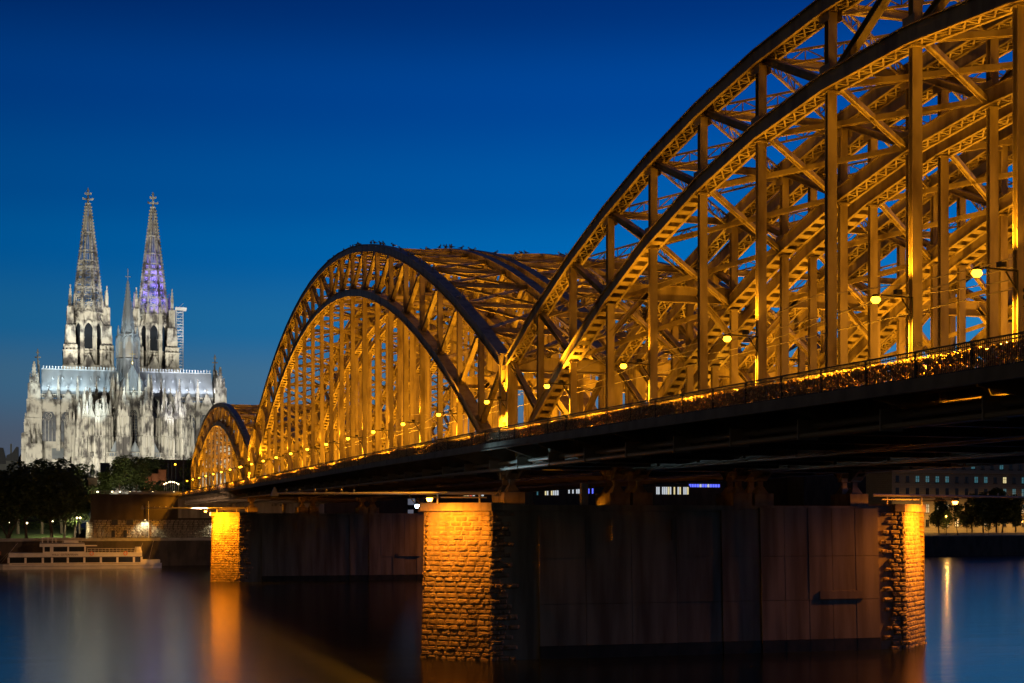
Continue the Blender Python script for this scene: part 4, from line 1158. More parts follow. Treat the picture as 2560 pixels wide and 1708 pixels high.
TK = {'tall': tree_meshes(1, 20, 6.3, .42, 7000, .45), 'wide': tree_meshes(2, 18.5, 6.8, .45, 7000, .45), 'multi': tree_meshes(3, 16, 5.6, .36, 6000, .42, True), 'round': tree_meshes(4, 10.5, 5.4, .25, 5200, .34),
      'slim': tree_meshes(5, 9.5, 2.9, .16, 1300, .30), 'big': tree_meshes(6, 17, 5.6, .35, 5600, .42)}
def tree(k, x, y, z, label, s=1.0, rz=0.0, group=None, sz=1.0):
    r = empty('tree', (x, y, z), label, 'tree', group)
    for me, nm in zip(TK[k], ('trunk', 'crown')):
        o = bpy.data.objects.new(nm, me); COL.objects.link(o); o.parent = r
    r.scale = (s, s, s*sz); r.rotation_euler.z = rz
    return r
G1 = 'dark trees on the promenade left of the bridge'
for k, xs, Y, lab, s, rz in (('multi', 22, 281, 'dark promenade tree with pale forked trunk at the left edge of the picture', 1.15, .4),
        ('tall', 66, 283, 'dark promenade tree with straight thin trunk behind the cabin of the white boat', 1.0, 1.0),
        ('wide', 130, 284, 'dark promenade tree right of the lone straight trunk, behind the boat wheelhouse', 1.05, 2.2),
        ('tall', 160, 287, 'dark leaning promenade tree left of the bright double lamp', .98, 3.3),
        ('big', 187, 292, 'dark promenade tree next to the bright double lamp, close to the stone abutment', 1.05, 5.0),
        ('wide', -25, 300, 'dark tree mostly beyond the left edge of the picture', 1.0, 0.2),
        ('wide', 45, 306, 'dark tree at the back of the lawn, below the dark roofed houses', 1.1, 4.1),
        ('tall', 105, 310, 'dark tree at the back of the lawn, before the left end of the cathedral', 1.08, 2.7),
        ('wide', 155, 312, 'dark tree at the back of the lawn, before the second cathedral window', 1.15, 1.7),
        ('tall', 200, 305, 'dark tree behind the abutment corner, left of the bronze rider', 1.0, .7)):
    p = F(xs, 1345, Y); tree(k, p.x, Y, 6.9 if Y < 300 else 8.5, lab, s, rz, G1)
G2 = 'trees on the terrace before the cathedral'
for k, xs, Y, z, lab, s, rz, sz in (('round', 300, 302, 18.9, 'round green tree on the terrace lit from below, left one of the pair', 1.0, .3, 1), ('round', 338, 306, 18.9, 'round green tree on the terrace lit from below, nearest the red brick towers', 1.0, 2.1, 1),
        ('round', 262, 304, 17.5, 'small dark tree on the terrace right of the bronze rider', .75, 4, 1), ('round', 372, 335, 19.5, 'dark spreading tree behind the red brick towers', 1.15, 5, .95),
        ('slim', 228, 294, 15.5, 'small yellow-green lit tree under the bronze rider', .85, 1, .8), ('slim', 478, 330, 19, 'thin green tree behind the far end of the bridge', 1.1, 2, 1.2)):
    p = F(xs, 1230, Y); tree(k, p.x, Y, z, lab, s, rz, G2, sz)

rh = random.Random(8)
blobs = []
for k in range(64):
    x = -140 + k*1.75
    blobs.append((x, 330 + rh.uniform(-3, 3), 12.0 + rh.uniform(0, 6), rh.uniform(2.6, 4.2))); blobs.append((x, 328 + rh.uniform(-2, 2), 9.6, 2.2))
bh = leaf_cloud(rh, blobs, 14000, .5)
tg = bh.build('shrub_belt', M['leaf']); kind(tg, 'stuff', 'dense dark belt of shrubs and trees at the back of the lawn')
blobs = [(-28 + k*1.5, 318 + rh.uniform(-2, 2), 20.2 + rh.uniform(0, 2.2), rh.uniform(1.6, 2.4)) for k in range(20)]
tg = leaf_cloud(rh, blobs, 6000, .34).build('terrace_hedge', M['leaf']); kind(tg, 'stuff', 'dark hedge on the terrace before the cathedral')
# lamps in the park on the left
for i, (xs, ys_, Y, lab, two) in enumerate(((196.6, 1295, 285.5, 'bright double globe lamp at the corner of the stone abutment', True), (132, 1303, 296, 'small white park lamp behind the leaning trees', False),
        (67.6, 1308, 284, 'small white park lamp beside the straight tree trunk', False), (163.6, 1285, 300, 'small white park lamp high among the leaves left of the double lamp', False), (24, 1307, 290, 'small warm park lamp among the forked trunks at the left edge', False))):
    p = F(xs, ys_, Y); z0 = 6.7
    r = empty('park_lamp', (p.x, Y, z0), lab, 'park lamp', 'lamps in the park')
    b = MB((p.x, Y, z0)); b.tube((p.x, Y, z0), (p.x, Y, p.z - .1), .07, .05, 6)
    if two: b.tube((p.x - .45, Y, p.z - .2), (p.x + .45, Y, p.z - .2), .05, n=6)
    po = b.build('post', M['black'], r)
    for dx in ((-.4, .4) if two else (0,)):
        b = MB((p.x, Y, z0)); b.frustum((p.x + dx, Y), p.z - .2, p.z, .12, .24, 8); b.frustum((p.x + dx, Y), p.z, p.z + .2, .24, .1, 8); b.build('globe', M['white_lamp'], po, True)
    light('SPOT', 'park_light', (p.x, Y + .3, p.z - .4), 4200 if two else 2200, (1, .86, .5), r, .25, (p.x, Y + 5, 7), 140, .5)

wallrun('backing_wall', [(-150, 356), (-29, 352)], 6.6, 15.5, .5, M['dark_roof'], 'dark wall added behind the park trees on the left to close bright gaps', 'wall')  # added only as dark backing for gaps between the trees
# bronze rider seen from behind, on his plinth
p = F(231, 1196, 300)
st = empty('equestrian_statue', (p.x, p.y, 16.9), 'dark bronze rider on a horse above the trees at the terrace edge', 'statue')
b = MB((p.x, p.y, 16.9)); b.bx(p.x - 1.2, p.x + 1.2, p.y - 2, p.y + 2, 16.9, 23.4); b.bx(p.x - 1.45, p.x + 1.45, p.y - 2.2, p.y + 2.2, 23.0, 23.5); b.build('plinth', M['plaster'], st)
def skin(name, verts, edges, radii, m, parent, loc):
    me = bpy.data.meshes.new(name); me.from_pydata(verts, edges, [])
    o = bpy.data.objects.new(name, me); COL.objects.link(o); o.parent = parent; o.location = loc
    mod = o.modifiers.new('skin', 'SKIN'); mod.use_smooth_shade = True
    for i, r in enumerate(radii): me.skin_vertices[0].data[i].radius = (r, r)
    me.skin_vertices[0].data[0].use_root = True
    s2 = o.modifiers.new('sub', 'SUBSURF'); s2.levels = 1; s2.render_levels = 1
    me.materials.append(m)
    return o
hv = [(0, 0, 1.75), (0, .8, 1.85), (0, -.8, 1.8), (0, 1.15, 2.5), (0, 1.45, 3.0), (0, 2.05, 2.65),
      (.33, .85, 1.2), (.33, .9, .6), (.33, .85, .05), (-.33, .85, 1.2), (-.33, 1.3, .9), (-.33, 1.25, .4),
      (.34, -.85, 1.15), (.34, -1.0, .6), (.34, -.85, .05), (-.34, -.85, 1.15), (-.34, -1.0, .6), (-.34, -.85, .05), (0, -1.2, 1.8), (.1, -1.35, .9)]
he = [(0,1),(0,2),(1,3),(3,4),(4,5),(1,6),(6,7),(7,8),(1,9),(9,10),(10,11),(2,12),(12,13),(13,14),(2,15),(15,16),(16,17),(2,18),(18,19)]
hr = [.58,.5,.55,.32,.24,.14, .2,.12,.12,.2,.12,.11,.26,.14,.12,.26,.14,.12,.14,.16]
skin('horse', hv, he, hr, M['bronze'], st, (0, 0, 6.6))
rv = [(0, 0, 2.3), (0, .02, 2.9), (0, .05, 3.4), (0, .08, 3.75), (0, .1, 4.0), (.5, .1, 3.35), (.65, .3, 2.8), (-.5, .1, 3.35), (-.7, .5, 3.0), (.5, .3, 1.9), (.6, .3, 1.15), (-.5, .3, 1.9), (-.6, .3, 1.15)]
re = [(0,1),(1,2),(2,3),(3,4),(2,5),(5,6),(2,7),(7,8),(0,9),(9,10),(0,11),(11,12)]
skin('rider', rv, re, [.34,.33,.3,.15,.24,.15,.11,.15,.11,.2,.13,.2,.13], M['bronze'], st, (0, 0, 6.6))

# red brick stair towers and the dark block behind them
p0, p1 = F(359, 1231, 330), F(417, 1231, 330)
rb = empty('brick_towers', (p0.x, 330, 18.9), 'stepped row of red brick slab towers on the terrace beside the bridge end', 'brick building')
xs = [p0.x + (p1.x - p0.x)*q for q in (0, .2, .35, .65, 1)]
for k, (zt, yo) in enumerate(((24.6, 0), (25.1, 1.2), (25.6, .5), (26.8, 1.6))):
    b = MB((p0.x, 330, 18.9)); b.bx(xs[k] + .05, xs[k+1] - .05, 330 + yo, 338, 17, zt); b.bx(xs[k], xs[k+1], 329.9 + yo, 338.1, zt, zt + .2); b.build('brick_slab', M['redbrick'], rb)
for k, q in enumerate((.12, .48, .85)):
    x = p0.x + (p1.x - p0.x)*q
    r = empty('wall_uplight', (x, 328.6, 18.9), 'small ground light washing the red brick towers, %s of three' % ('left one', 'middle one', 'right one')[k], 'ground light', 'lights before the brick towers')
    b = MB((x, 328.6, 18.9)); b.box((x, 328.6, 18.95), (.3, .3, .2)); b.build('housing', M['black'], r)
    light('SPOT', 'uplight', (x, 328.6, 19.1), 420, (1, .72, .4), r, .1, (x, 330.4, 23), 100, .7)
p = F(410, 1231, 345)
db = empty('dark_block', (p.x, 350, 17), 'dark flat roofed block behind the red brick towers', 'building')
b = MB((p.x, 350, 17)); b.bx(p.x - 4, p.x + 8.5, 346, 356, 17, 30.2); b.bx(p.x - 4.2, p.x + 8.7, 345.8, 356.2, 30.2, 30.6); b.build('wall', M['plaster'], db)
p = F(263, 1170, 330)
cb = empty('stone_block', (p.x, 332, 17), 'small pale brown stone block standing between the bronze rider and the terrace trees', 'building')
b = MB((p.x, 332, 17)); b.bx(p.x - 1.3, p.x + 1.3, 330, 334, 17, 28.6); b.bx(p.x - 1.4, p.x + 1.4, 329.9, 334.1, 28.6, 28.8); b.build('wall', M['house_wall'], cb)
# masts and lamp cluster by the far bridge end
for i, (xs_, yt, yb, Y, lab) in enumerate(((419.8, 1151, 1231, 300, 'thin dark mast left of the lamp cluster'), (429, 1150, 1231, 303, 'thin dark mast second from the left by the bridge end'), (439.5, 1137, 1231, 306, 'dark mast carrying an orange lamp before the cathedral'), (458, 1137, 1231, 300, 'thick dark mast nearest to the far bridge end'))):
    p = F(xs_, yt, Y); r = empty('mast', (p.x, Y, 18.9), lab, 'mast', 'masts by the bridge end')
    b = MB((p.x, Y, 18.9)); b.tube((p.x, Y, 18.9), (p.x, Y, p.z), .17, .13, 8); b.build('pole', M['black'], r)
    if i == 2:
        q = F(438, 1161, Y - .6); b = MB((p.x, Y, 18.9)); b.frustum((q.x, Y - .6), q.z - .2, q.z + .2, .25, .15, 8); b.build('lamp', M['lamp_glass'], r)
cl = None
for i in range(8):
    xs_ = 411 + i*5.0; p = F(xs_, 1212 - 6*math.sin(i/7*math.pi), 312 + (i % 3)*1.5)
    r = empty('terrace_post_lamp', (p.x, p.y, 18.9), 'small white post lamp in the cluster at the far bridge end, %s from the left' % ORD[i], 'post lamp', 'white post lamps at the bridge end')
    b = MB((p.x, p.y, 18.9)); b.tube((p.x, p.y, 18.9), (p.x, p.y, p.z), .05, n=6); b.build('post', M['pale_metal'], r)
    b = MB((p.x, p.y, 18.9)); b.frustum((p.x, p.y), p.z, p.z + .28, .12, .18, 8); b.build('globe', M['white_lamp'], r)
# dark roofed houses at the left edge
for k, (xa, xb, ye, yr, Y, lab) in enumerate(((-30, 16, 1160, 1119, 640, 'dark roofed house cut off by the left edge of the picture'), (14, 46, 1152, 1117, 620, 'dark house with a curved gable roof left of the cathedral'), (46, 68, 1148, 1133, 660, 'low dark roofed house touching the left end of the cathedral'))):
    a, c = F(xa, ye, Y), F(xb, ye, Y); zr = F(xa, yr, Y).z
    r = empty('house', (a.x, Y, 8), lab, 'house', 'houses left of the cathedral')
    b = MB((a.x, Y, 8)); b.bx(a.x + .2, c.x - .2, Y, Y + 14, 8, a.z + .5); b.build('wall', M['house_wall'], r)
    b = MB((a.x, Y, 8))
    if k == 1: b.prism([(a.x, a.z), (c.x, a.z), (c.x, zr), (c.x - 1.0, zr), ((a.x + c.x)/2, a.z + (zr - a.z)*.55), (a.x + .5, a.z + (zr - a.z)*.4)], Y - .3, Y + 14)
    else: b.prism([(a.x - .5, a.z), (c.x + .5, a.z), (c.x - 1.5, zr), (a.x + 1.5, zr)], Y - .3, Y + 14)
    rf_ = b.build('roof', M['dark_roof'], r)
    b = MB((a.x, Y, 8)); b.bx(a.x + 2, a.x + 2.8, Y + 2, Y + 3, a.z, zr + 1.5); b.build('chimney', M['house_wall'], rf_)

# ------------------------------------------------------------------ excursion boat
bo = empty('excursion_boat', (-30, 257, 0), 'long white excursion boat with two rows of windows moored before the quay', 'boat')
xs0 = F(-14, 1421, 257).x; xs1 = F(404, 1421, 257).x; BL = xs1 - xs0
bp = lambda px: F(px, 1421, 257).x
O = (-30, 257, 0)
W2 = 3.4
def hull(pts, z0, z1):    # plan outline, flared a little
    b = MB(O); n = len(pts)
    b.add([(x, 257 + y*.9, z0) for x, y in pts] + [(x, 257 + y, z1) for x, y in pts], [(k, (k+1) % n, n + (k+1) % n, n + k) for k in range(n)] + [tuple(range(n))[::-1], tuple(range(n, 2*n))]); return b
plan = [(xs0, -1.8), (xs0 + 2, -W2), (xs1 - 7, -W2), (xs1 - 2.5, -2.3), (xs1, -.3), (xs1, .3), (xs1 - 2.5, 2.3), (xs1 - 7, W2), (xs0 + 2, W2), (xs0, 1.8)]
hull(plan, -.6, 1.25).build('hull', M['boat_white'], bo)
hull([(x, y*1.012) for x, y in plan], .62, .74).build('rubbing_strake', M['boat_dark'], bo)
b = MB(O); b.bx(bp(340), bp(399), 257 - 2.0, 257 + 2.0, 1.25, 2.1); b.build('bow_bulwark', M['boat_white'], bo)
xa, xb = bp(22), bp(352)
b = MB(O); b.bx(xa + .2, xb, 257 - 3.1, 257 + 3.1, 1.25, 1.55); b.bx(xa, xb + .1, 257 - 3.15, 257 + 3.15, 2.85, 3.95); b.bx(xa - .1, bp(217), 257 - 3.22, 257 + 3.22, 3.02, 3.10)
b.bx(xa + .3, xb - .2, 257 - 2.9, 257 + 2.9, 1.55, 2.85) if False else None
edges = [22, 64, 107, 130, 169, 210, 251, 292, 333, 352]
for e in edges: x = bp(e); b.bx(x - .25, x + .25, 257 - 3.1, 257 + 3.1, 1.55, 2.85)
lc = b.build('lower_cabin', M['boat_white'], bo)
for e0, e1 in zip(edges[:-1], edges[1:]):
    b = MB(O); b.bx(bp(e0) + .252, bp(e1) - .252, 257 - 2.95, 257 + 2.95, 1.552, 2.848); b.build('window', M['dark_glass'], lc)
xa2, xb2 = bp(107), bp(213)
b = MB(O); b.bx(xa2, xb2, 257 - 2.6, 257 + 2.6, 3.95, 4.25); b.bx(bp(99), bp(211), 257 - 2.9, 257 + 2.9, 5.45, 6.35); b.bx(bp(205), bp(242), 257 - 2.7, 257 + 2.7, 5.55, 5.75)
for e in (109, 127, 131, 170, 212): b.bx(bp(e) - .2, bp(e) + .2, 257 - 2.6, 257 + 2.6, 4.25, 5.45)
uc = b.build('upper_cabin', M['boat_white'], bo)
for e0, e1 in ((109, 127), (131, 170), (170, 212)):
    b = MB(O); b.bx(bp(e0) + .21, bp(e1) - .21, 257 - 2.45, 257 + 2.45, 4.252, 5.448); b.build('window', M['dark_glass'], uc)
b = MB(O)
for e in (106, 120, 131, 140): b.bx(bp(e) - .1, bp(e) + .1, 257 - 1.2, 257 + 1.2, 6.35, 7.5)
b.bx(bp(104), bp(155), 257 - 1.4, 257 + 1.4, 7.5, 7.65); b.build('wheelhouse', M['boat_white'], bo)
b = MB(O)
for e in range(218, 345, 9): b.tube((bp(e), 254.1, 3.95), (bp(e), 254.1, 4.95), .035, n=5)
b.bx(bp(217), bp(345), 254.07, 254.13, 4.92, 5.0); b.bx(bp(217), bp(345), 254.08, 254.12, 4.45, 4.5); b.build('deck_rail', M['boat_white'], bo)
for i, e in enumerate(range(232, 335, 11)):
    b = MB(O); x = bp(e); b.bx(x - .3, x + .3, 256, 258, 4.3, 4.4); b.bx(x - .32, x - .26, 256, 258, 4.4, 4.9)
    for q in (-.25, .25): b.bx(x + q - .03, x + q + .03, 256.2, 256.3, 3.95, 4.3)
    b.build('deck_bench', M['boat_dark'], bo)
for e in (228, 312):
    b = MB(O); x = bp(e)
    for k in range(12):
        a0, a1 = math.pi*k/6, math.pi*(k+1)/6; b.tube((x + .42*math.cos(a0), 253.8, 3.75 + .42*math.sin(a0)), (x + .42*math.cos(a1), 253.8, 3.75 + .42*math.sin(a1)), .11, n=6)
    b.build('life_ring', mat('life_ring_orange', (.8, .25, .08), .6) if e == 228 else bpy.data.materials['life_ring_orange'], bo)
b = MB(O); b.frustum((bp(345), 257), 3.95, 5.3, 1.0, .7, 8); b.build('funnel', M['boat_white'], bo)
b = MB(O); b.tube((bp(352), 257, 4.9), (bp(357), 257, 6.3), .05, n=5); b.tube((bp(128), 257, 7.6), (bp(128), 257, 8.8), .05, n=5); b.tube((xs0 + .5, 257, 1.3), (bp(20), 257, 4.0), .05, n=5); b.build('mast', M['pale_metal'], bo)
b = MB(O); b.tube((xs0 + .8, 257, 1.3), (xs0 + .3, 257, 4.4), .05, n=5); b.bx(xs0 + .35, xs0 + 1.5, 256.98, 257.02, 3.4, 4.3); b.build('flag', M['redbrick'], bo)
b = MB(O); b.bx(bp(160), bp(196), 255.6, 258.4, 6.4, 6.95); b.bx(bp(166), bp(190), 255.4, 255.55, 6.95, 7.0); b.build('roof_box', M['boat_white'], bo)
b = MB(O); b.bx(bp(150), bp(203), 254.9, 259.1, 7.5, 7.58)
for e in (157, 203):
    for yy in (255, 259): b.tube((bp(e), yy, 6.35), (bp(e), yy, 7.5), .04, n=5)
b.build('awning', M['kerb'], bo)
b = MB(O); b.bx(xa, xb + .1, 257 - 3.17, 257 - 3.152, 2.86, 2.98); b.bx(bp(99), bp(211), 257 - 2.93, 257 - 2.902, 6.2, 6.34); b.bx(bp(30), bp(345), 257 - 3.13, 257 - 3.102, 1.28, 1.36); b.build('trim_line', M['boat_dark'], bo)
b = MB(O)
for xa_, za_ in ((xs0 + 1.5, 1.4), (xs1 - 3, 2.0)): b.tube((xa_, 258.5, za_), (xa_ + (4 if xa_ < 0 and za_ < 1.6 else 2), 271, 6.6), .04, n=5)
b.build('mooring_rope', M['pale_metal'], bo)
def text(name, s, loc, size, m, parent, rot=(math.pi/2, 0, 0), ext=.01):
    cu = bpy.data.curves.new(name, 'FONT'); cu.body = s; cu.size = size; cu.extrude = ext; cu.align_x = 'CENTER'
    o = bpy.data.objects.new(name, cu); COL.objects.link(o); o.parent = parent
    o.matrix_parent_inverse = Matrix.Translation(parent.location).inverted() if parent else Matrix()
    me = bpy.data.meshes.new_from_object(o); bpy.data.objects.remove(o)
    o = bpy.data.objects.new(name, me); COL.objects.link(o); o.parent = parent; me.materials.clear(); me.materials.append(m)
    o.matrix_parent_inverse = Matrix.Translation(parent.location).inverted()
    o.location = loc; o.rotation_euler = rot; return o
text('name_lettering', 'WILLI  OSTERMANN', (bp(162), 257 - 3.18, 3.3), .68, M['boat_dark'], bo)
# warm light on the boat comes from a second spot added at the far pier lamp

# ------------------------------------------------------------------ right bank beyond the pier
pA, pB = F(2230, 1300, 352), F(2950, 1300, 352)
ob = empty('office_palace', (pA.x, 352, 6.6), 'long yellowish stone building with rows of tall windows behind the trees at right', 'building')
sl = math.tan(R(6.8))
def fy(x): return 352 + (x - pA.x)*sl
O = ob.location
b = MB(O); XR = pA.x + 150
def slab(b, x0, x1, d0, d1, z0, z1):
    b.add([(x0, fy(x0) + d0, z0), (x1, fy(x1) + d0, z0), (x1, fy(x1) + d1, z0), (x0, fy(x0) + d1, z0), (x0, fy(x0) + d0, z1), (x1, fy(x1) + d0, z1), (x1, fy(x1) + d1, z1), (x0, fy(x0) + d1, z1)],
          [(0,3,2,1),(4,5,6,7),(0,1,5,4),(1,2,6,5),(2,3,7,6),(3,0,4,7)])
slab(b, pA.x, XR, 0, 18, 6.6, 30); slab(b, pA.x - .4, XR + .4, -.7, 18.3, 29.2, 30.2); slab(b, pA.x - .2, XR, -.3, -.003, 19.6, 20.0); slab(b, pA.x - .2, XR, -.4, -.003, 13.2, 13.6); slab(b, pA.x - .3, XR, -.5, -.003, 6.6, 8.6); slab(b, pA.x + 1, XR - 1, 2, 16, 30.2, 34.5)
b.build('wall', M['facade'], ob)
k = 0
x = pA.x + 2.4
rw = random.Random(5)
while x < XR - 2:
    for zc, hh, ww in ((10.8, 2.6, 1.5), (16.2, 3.0, 1.5), (22.0, 3.4, 1.5), (27.0, 2.2, 1.5), (32.2, 2.0, 1.6)):
        d = 2 if zc > 31 else 0
        u = rw.random()
        m = M['dark_glass']
        if u < (.3 if 26 < zc else .18): m = M['teal_win']
        if u > .97: m = M['warm_win']
        b = MB(O); slab(b, x - ww/2, x + ww/2, d - .06, d - .02, zc - hh/2, zc + hh/2); wn = b.build('window', m, ob)
        b = MB(O)
        slab(b, x - ww/2 - .25, x + ww/2 + .25, d - .22, d - .004, zc - hh/2 - .3, zc - hh/2 - .05); slab(b, x - .06, x + .06, d - .12, d - .065, zc - hh/2, zc + hh/2); slab(b, x - ww/2, x + ww/2, d - .115, d - .065, zc + hh*.1, zc + hh*.1 + .1)
        f = b.build('frame', M['plaster'], wn)
    x += 4.55; k += 1
G3 = 'trees on the right-hand bank'
for kd, xs_, Y, s, rz, lab in (('slim', 2366, 326, .95, 0, 'small young tree behind the orange lamp on the right bank'), ('big', 2350, 338, .82, 1, 'tree lit orange by the lamp beside the near pier end'), ('slim', 2398, 328, 1.25, 2, 'small dark tree with a forked trunk right of the orange lamp'), ('slim', 2424, 332, 1.0, 3, 'small tree between the forked one and the big dark trees'),
        ('big', 2437, 330, .9, .6, 'dark tree left of the tight group on the right bank'), ('big', 2470, 336, .95, 1.9, 'dark tree in the middle of the tight group on the right bank'), ('big', 2505, 334, 1.05, 2.9, 'tallest dark tree of the tight group on the right bank'), ('big', 2522, 339, .98, 4.2, 'dark tree at the right end of the tight group on the right bank'), ('big', 2556, 333, .9, 5.2, 'tree cut off by the right edge of the picture'), ('slim', 2480, 325, .6, .2, 'low bushy young tree before the dark trees on the right bank'), ('big', 2610, 336, 1.0, 1.2, 'tree just beyond the right edge of the picture')):
    p = F(xs_, 1320, Y); tree(kd, p.x, Y + (p.x - 262)*.11, 6.7, lab, s, rz, G3)
for xs_, lab in ((2365.4, 'orange street lamp among the trees on the right bank'), (2640, 'orange lamp added beyond the right edge to light the stone facade'), (2290, 'orange lamp added behind the near pier end to light the stone facade')):  # last two are unseen lamps added to brighten the facade
    p = F(xs_, 1291, 321)
    r = empty('bank_lamp', (p.x, p.y, 6.6), lab, 'street lamp', 'street lamps on the right bank')
    b = MB((p.x, p.y, 6.6)); b.tube((p.x, p.y, 6.6), (p.x, p.y, p.z), .08, .05, 6); b.build('post', M['black'], r)
    b = MB((p.x, p.y, 6.6)); b.frustum((p.x, p.y), p.z - .25, p.z, .15, .28, 8); b.frustum((p.x, p.y), p.z, p.z + .2, .28, .1, 8); b.build('globe', M['lamp_glass'], r, True)
    light('POINT', 'bank_light', (p.x, p.y - .6, p.z - .4), 1300, (1, .5, .1), r, .25)

for i in range(9):  # unseen lamps added to brighten the facade behind the trees
    x = pA.x + 6 + i*12.5; y = fy(x) - 7.5
    r = empty('bank_lamp', (x, y, 6.6), 'orange lamp added to light the stone building, %s from the left, half hidden by trees' % ORD[i], 'street lamp', 'lamps added before the stone building')
    b = MB((x, y, 6.6)); b.tube((x, y, 6.6), (x, y, 11.4), .07, .05, 6); b.build('post', M['black'], r)
    b = MB((x, y, 6.6)); b.frustum((x, y), 11.4, 11.65, .14, .22, 8); b.build('globe', M['lamp_glass'], r, True)
    light('SPOT', 'bank_light', (x, y + .3, 11.3), 2600, (1, .52, .12), r, .2, (x, y + 8, 10), 150, .6)

# lit buildings far off behind the bridge
def lit_block(xa, xb, yb, yt, Y, lab, cells):
    a, c = F(xa, yb, Y), F(xb, yt, Y)
    r = empty('lit_building', (a.x, Y, 6.6), lab, 'building', 'lit buildings seen under the bridge')
    b = MB((a.x, Y, 6.6)); b.bx(a.x - .5, c.x + .5, Y, Y + 10, 6.6, c.z + .6); b.build('wall', M['plaster'], r)
    n = len(cells)
    for k, m in enumerate(cells):
        if not m: continue
        b = MB((a.x, Y, 6.6)); x0 = a.x + (c.x - a.x)*k/n; b.bx(x0 + .12, x0 + (c.x - a.x)/n - .12, Y - .1, Y - .02, a.z, c.z); b.build('window', M[m], r)
rl_ = random.Random(17)
def cells(n, opts): return [rl_.choice(opts) for _ in range(n)]
lit_block(1060, 1225, 1240, 1234, 350, 'low row of small coloured shop lights behind the near pier end', cells(22, ['warm_win', 'red_win', None, 'white_win', 'warm_win', 'teal_win', None]))
lit_block(1336, 1412, 1238, 1225, 360, 'low lit building with white and yellow windows seen under the deck', cells(15, ['warm_win', 'white_win', 'teal_win', 'warm_win', None, None]))
lit_block(1420, 1484, 1234, 1221, 380, 'building with white and blue lit panels seen under the deck', ['white_win', None, 'white_win', None, 'white_win', 'white_win', None, 'blue_win', 'blue_win', None, 'blue_win', None, 'blue_win'])
lit_block(1640, 1722, 1236, 1218, 400, 'brightly lit white hall seen between deck and pier', cells(17, ['white_win', 'white_win', 'white_win', 'warm_win', None]))
lit_block(1722, 1800, 1218, 1211, 401, 'long lit hall with a blue glowing front beside the white hall', cells(12, ['blue_win', 'blue_win', 'blue_win', 'white_win']))
for xa, xb, Y, zt, lab in ((1180, 1640, 430, 26, 'long dark building behind the lit halls, left half'), (1640, 2010, 440, 30, 'long dark building behind the lit halls, right half'), (2010, 2262, 420, 33, 'dark tall building beside the yellowish stone building')):
    a, c = F(xa, 1250, Y), F(xb, 1250, Y)
    r = empty('dark_building', (a.x, Y, 6.6), lab, 'building', 'dark buildings behind the bridge')
    b = MB((a.x, Y, 6.6)); b.bx(a.x, c.x, Y, Y + 14, 6.6, zt); b.bx(a.x - .3, c.x + .3, Y - .3, Y + 14.3, zt, zt + .6); b.build('wall', M['plaster'], r)
    b = MB((a.x, Y, 6.6))
    for k in range(int((c.x - a.x)/9)): b.bx(a.x + 4 + k*9, a.x + 7 + k*9, Y + 4, Y + 8, zt + .6, zt + 2.2 + (k % 3)*.6)
    b.build('roof_housing', M['dark_roof'], r)
# domed church tower between the arches
p = F(1247, 1065, 600)
ct = empty('church_tower', (p.x, 600, 6.6), 'church tower with a small purple lit onion dome seen through the bridge', 'church tower')
b = MB((p.x, 600, 6.6)); b.bx(p.x - 2.9, p.x + 2.9, 597, 603, 6.6, p.z); b.bx(p.x - 3.2, p.x + 3.2, 596.7, 603.3, p.z - 1, p.z); b.build('shaft', M['house_wall'], ct)
b = MB((p.x, 600, 6.6))
prof = [(3.0, 0), (3.1, 1.4), (2.6, 3.0), (1.6, 4.2), (1.0, 4.8), (1.0, 7.2), (1.25, 7.6), (.9, 8.6), (.25, 9.6), (.05, 12)]
for (r0, z0), (r1, z1) in zip(prof[:-1], prof[1:]): b.frustum((p.x, 600), p.z + z0, p.z + z1, r0, r1, 12)
b.build('dome', mat('slate_dome', (.35, .33, .42), .6), ct, True)
light('SPOT', 'dome_light', (p.x, 588, p.z - 3), 7000, (.55, .45, 1), None, .5, (p.x, 600, p.z + 3), 70)

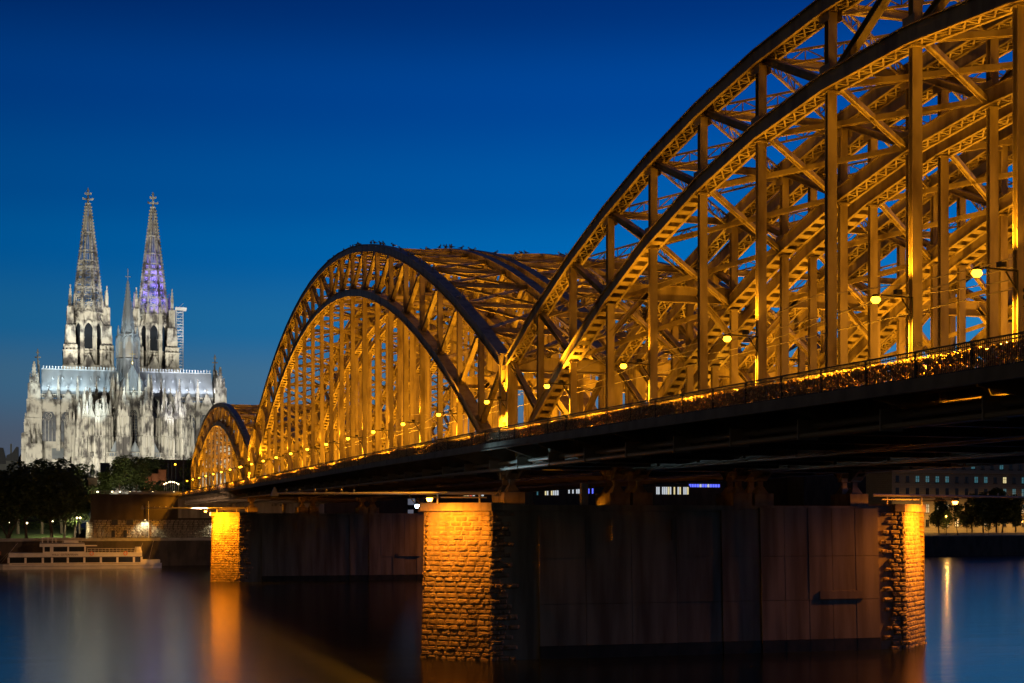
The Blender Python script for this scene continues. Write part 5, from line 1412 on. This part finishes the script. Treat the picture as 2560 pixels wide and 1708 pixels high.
# gulls resting on the arches
M['gull'] = mat('gull_plumage', (.55, .54, .52), .8, 0, (.25, .25, .26), 6)
gb = MB((0, 0, 0))
for (z0, z1, r0, r1, y) in ((.06, .12, .05, .10, 0), (.12, .20, .10, .09, 0), (.20, .25, .09, .04, .0)): gb.frustum((0, 0), z0, z1, r0, r1, 8)
gb.frustum((0, -.12), .22, .30, .035, .055, 6); gb.frustum((0, -.12), .30, .36, .055, .02, 6); gb.tube((0, -.16, .30), (0, -.24, .285), .018, .006, 5); gb.tube((0, .06, .15), (0, .34, .13), .07, .015, 6)
for s in (-.04, .04): gb.tube((s, 0, 0), (s, 0, .08), .01, n=4)
gm = gb.mesh('gull'); gm.materials.append(M['gull'])
rg = random.Random(21)
for k in range(90):
    j = rg.choice((0, 0, 0, 1, 1, 2)); X = rg.choice(TR) + PITCH*j + rg.uniform(-.3, .3)
    if k < 74: y = rg.gauss(62, 22); y = min(max(y, 15), 110); z = zu_m(y) + .50
    else: y = rg.uniform(-60, -20); z = zu_n(y) + .50
    # chord top plate between panel points is straight
    L_ = PM if k < 74 else PN; y00 = .3 if k < 74 else -121.6; zf = zu_m if k < 74 else zu_n
    i0 = math.floor((y - y00)/L_); ya = y00 + i0*L_; z = zf(ya) + (zf(ya + L_) - zf(ya))*(y - ya)/L_ + .5
    o = bpy.data.objects.new('gull', gm); COL.objects.link(o); o.location = (X, y, z); o.rotation_euler.z = rg.uniform(0, 6.3); o.scale = (1.5, 1.5, 1.5)
    tag(o, 'small pale gull resting on top of a steel arch', 'bird', 'gulls resting on the arches')
# speed board and scrawls on the posts
sp = spans[1]
y = .3 + 4*PM
o = bpy.data.objects.new('speed_board', None); COL.objects.link(o); o.location = (-.35, y - .2, 20); tag(o, 'small white speed board reading 10 fixed to an arch post', 'sign')
b = MB((-.35, y - .2, 20)); b.box((-.1, y - .24, 20.0), (.55, .04, .75)); b.build('board', M['kerb'], o)
text('numeral', '10', (-.1, y - .27, 19.8), .5, M['black'], o)
M['scrawl'] = mat('spray_paint', (.35, .33, .3), .7)
for s_, y, z, m in (('1GB.', -65.6, 20.2, 'scrawl'), ('354', -73.6, 21.4, 'black'), ('AVAL', -33.6, 20.0, 'scrawl')):
    text('graffiti', s_, (.0, y - .19, z), .34, M[m], spans[0]) if s_ != '354' else text('graffiti', s_, (.0, y - .19, z), .6, M[m], spans[0], (math.pi/2, math.pi/2, 0))
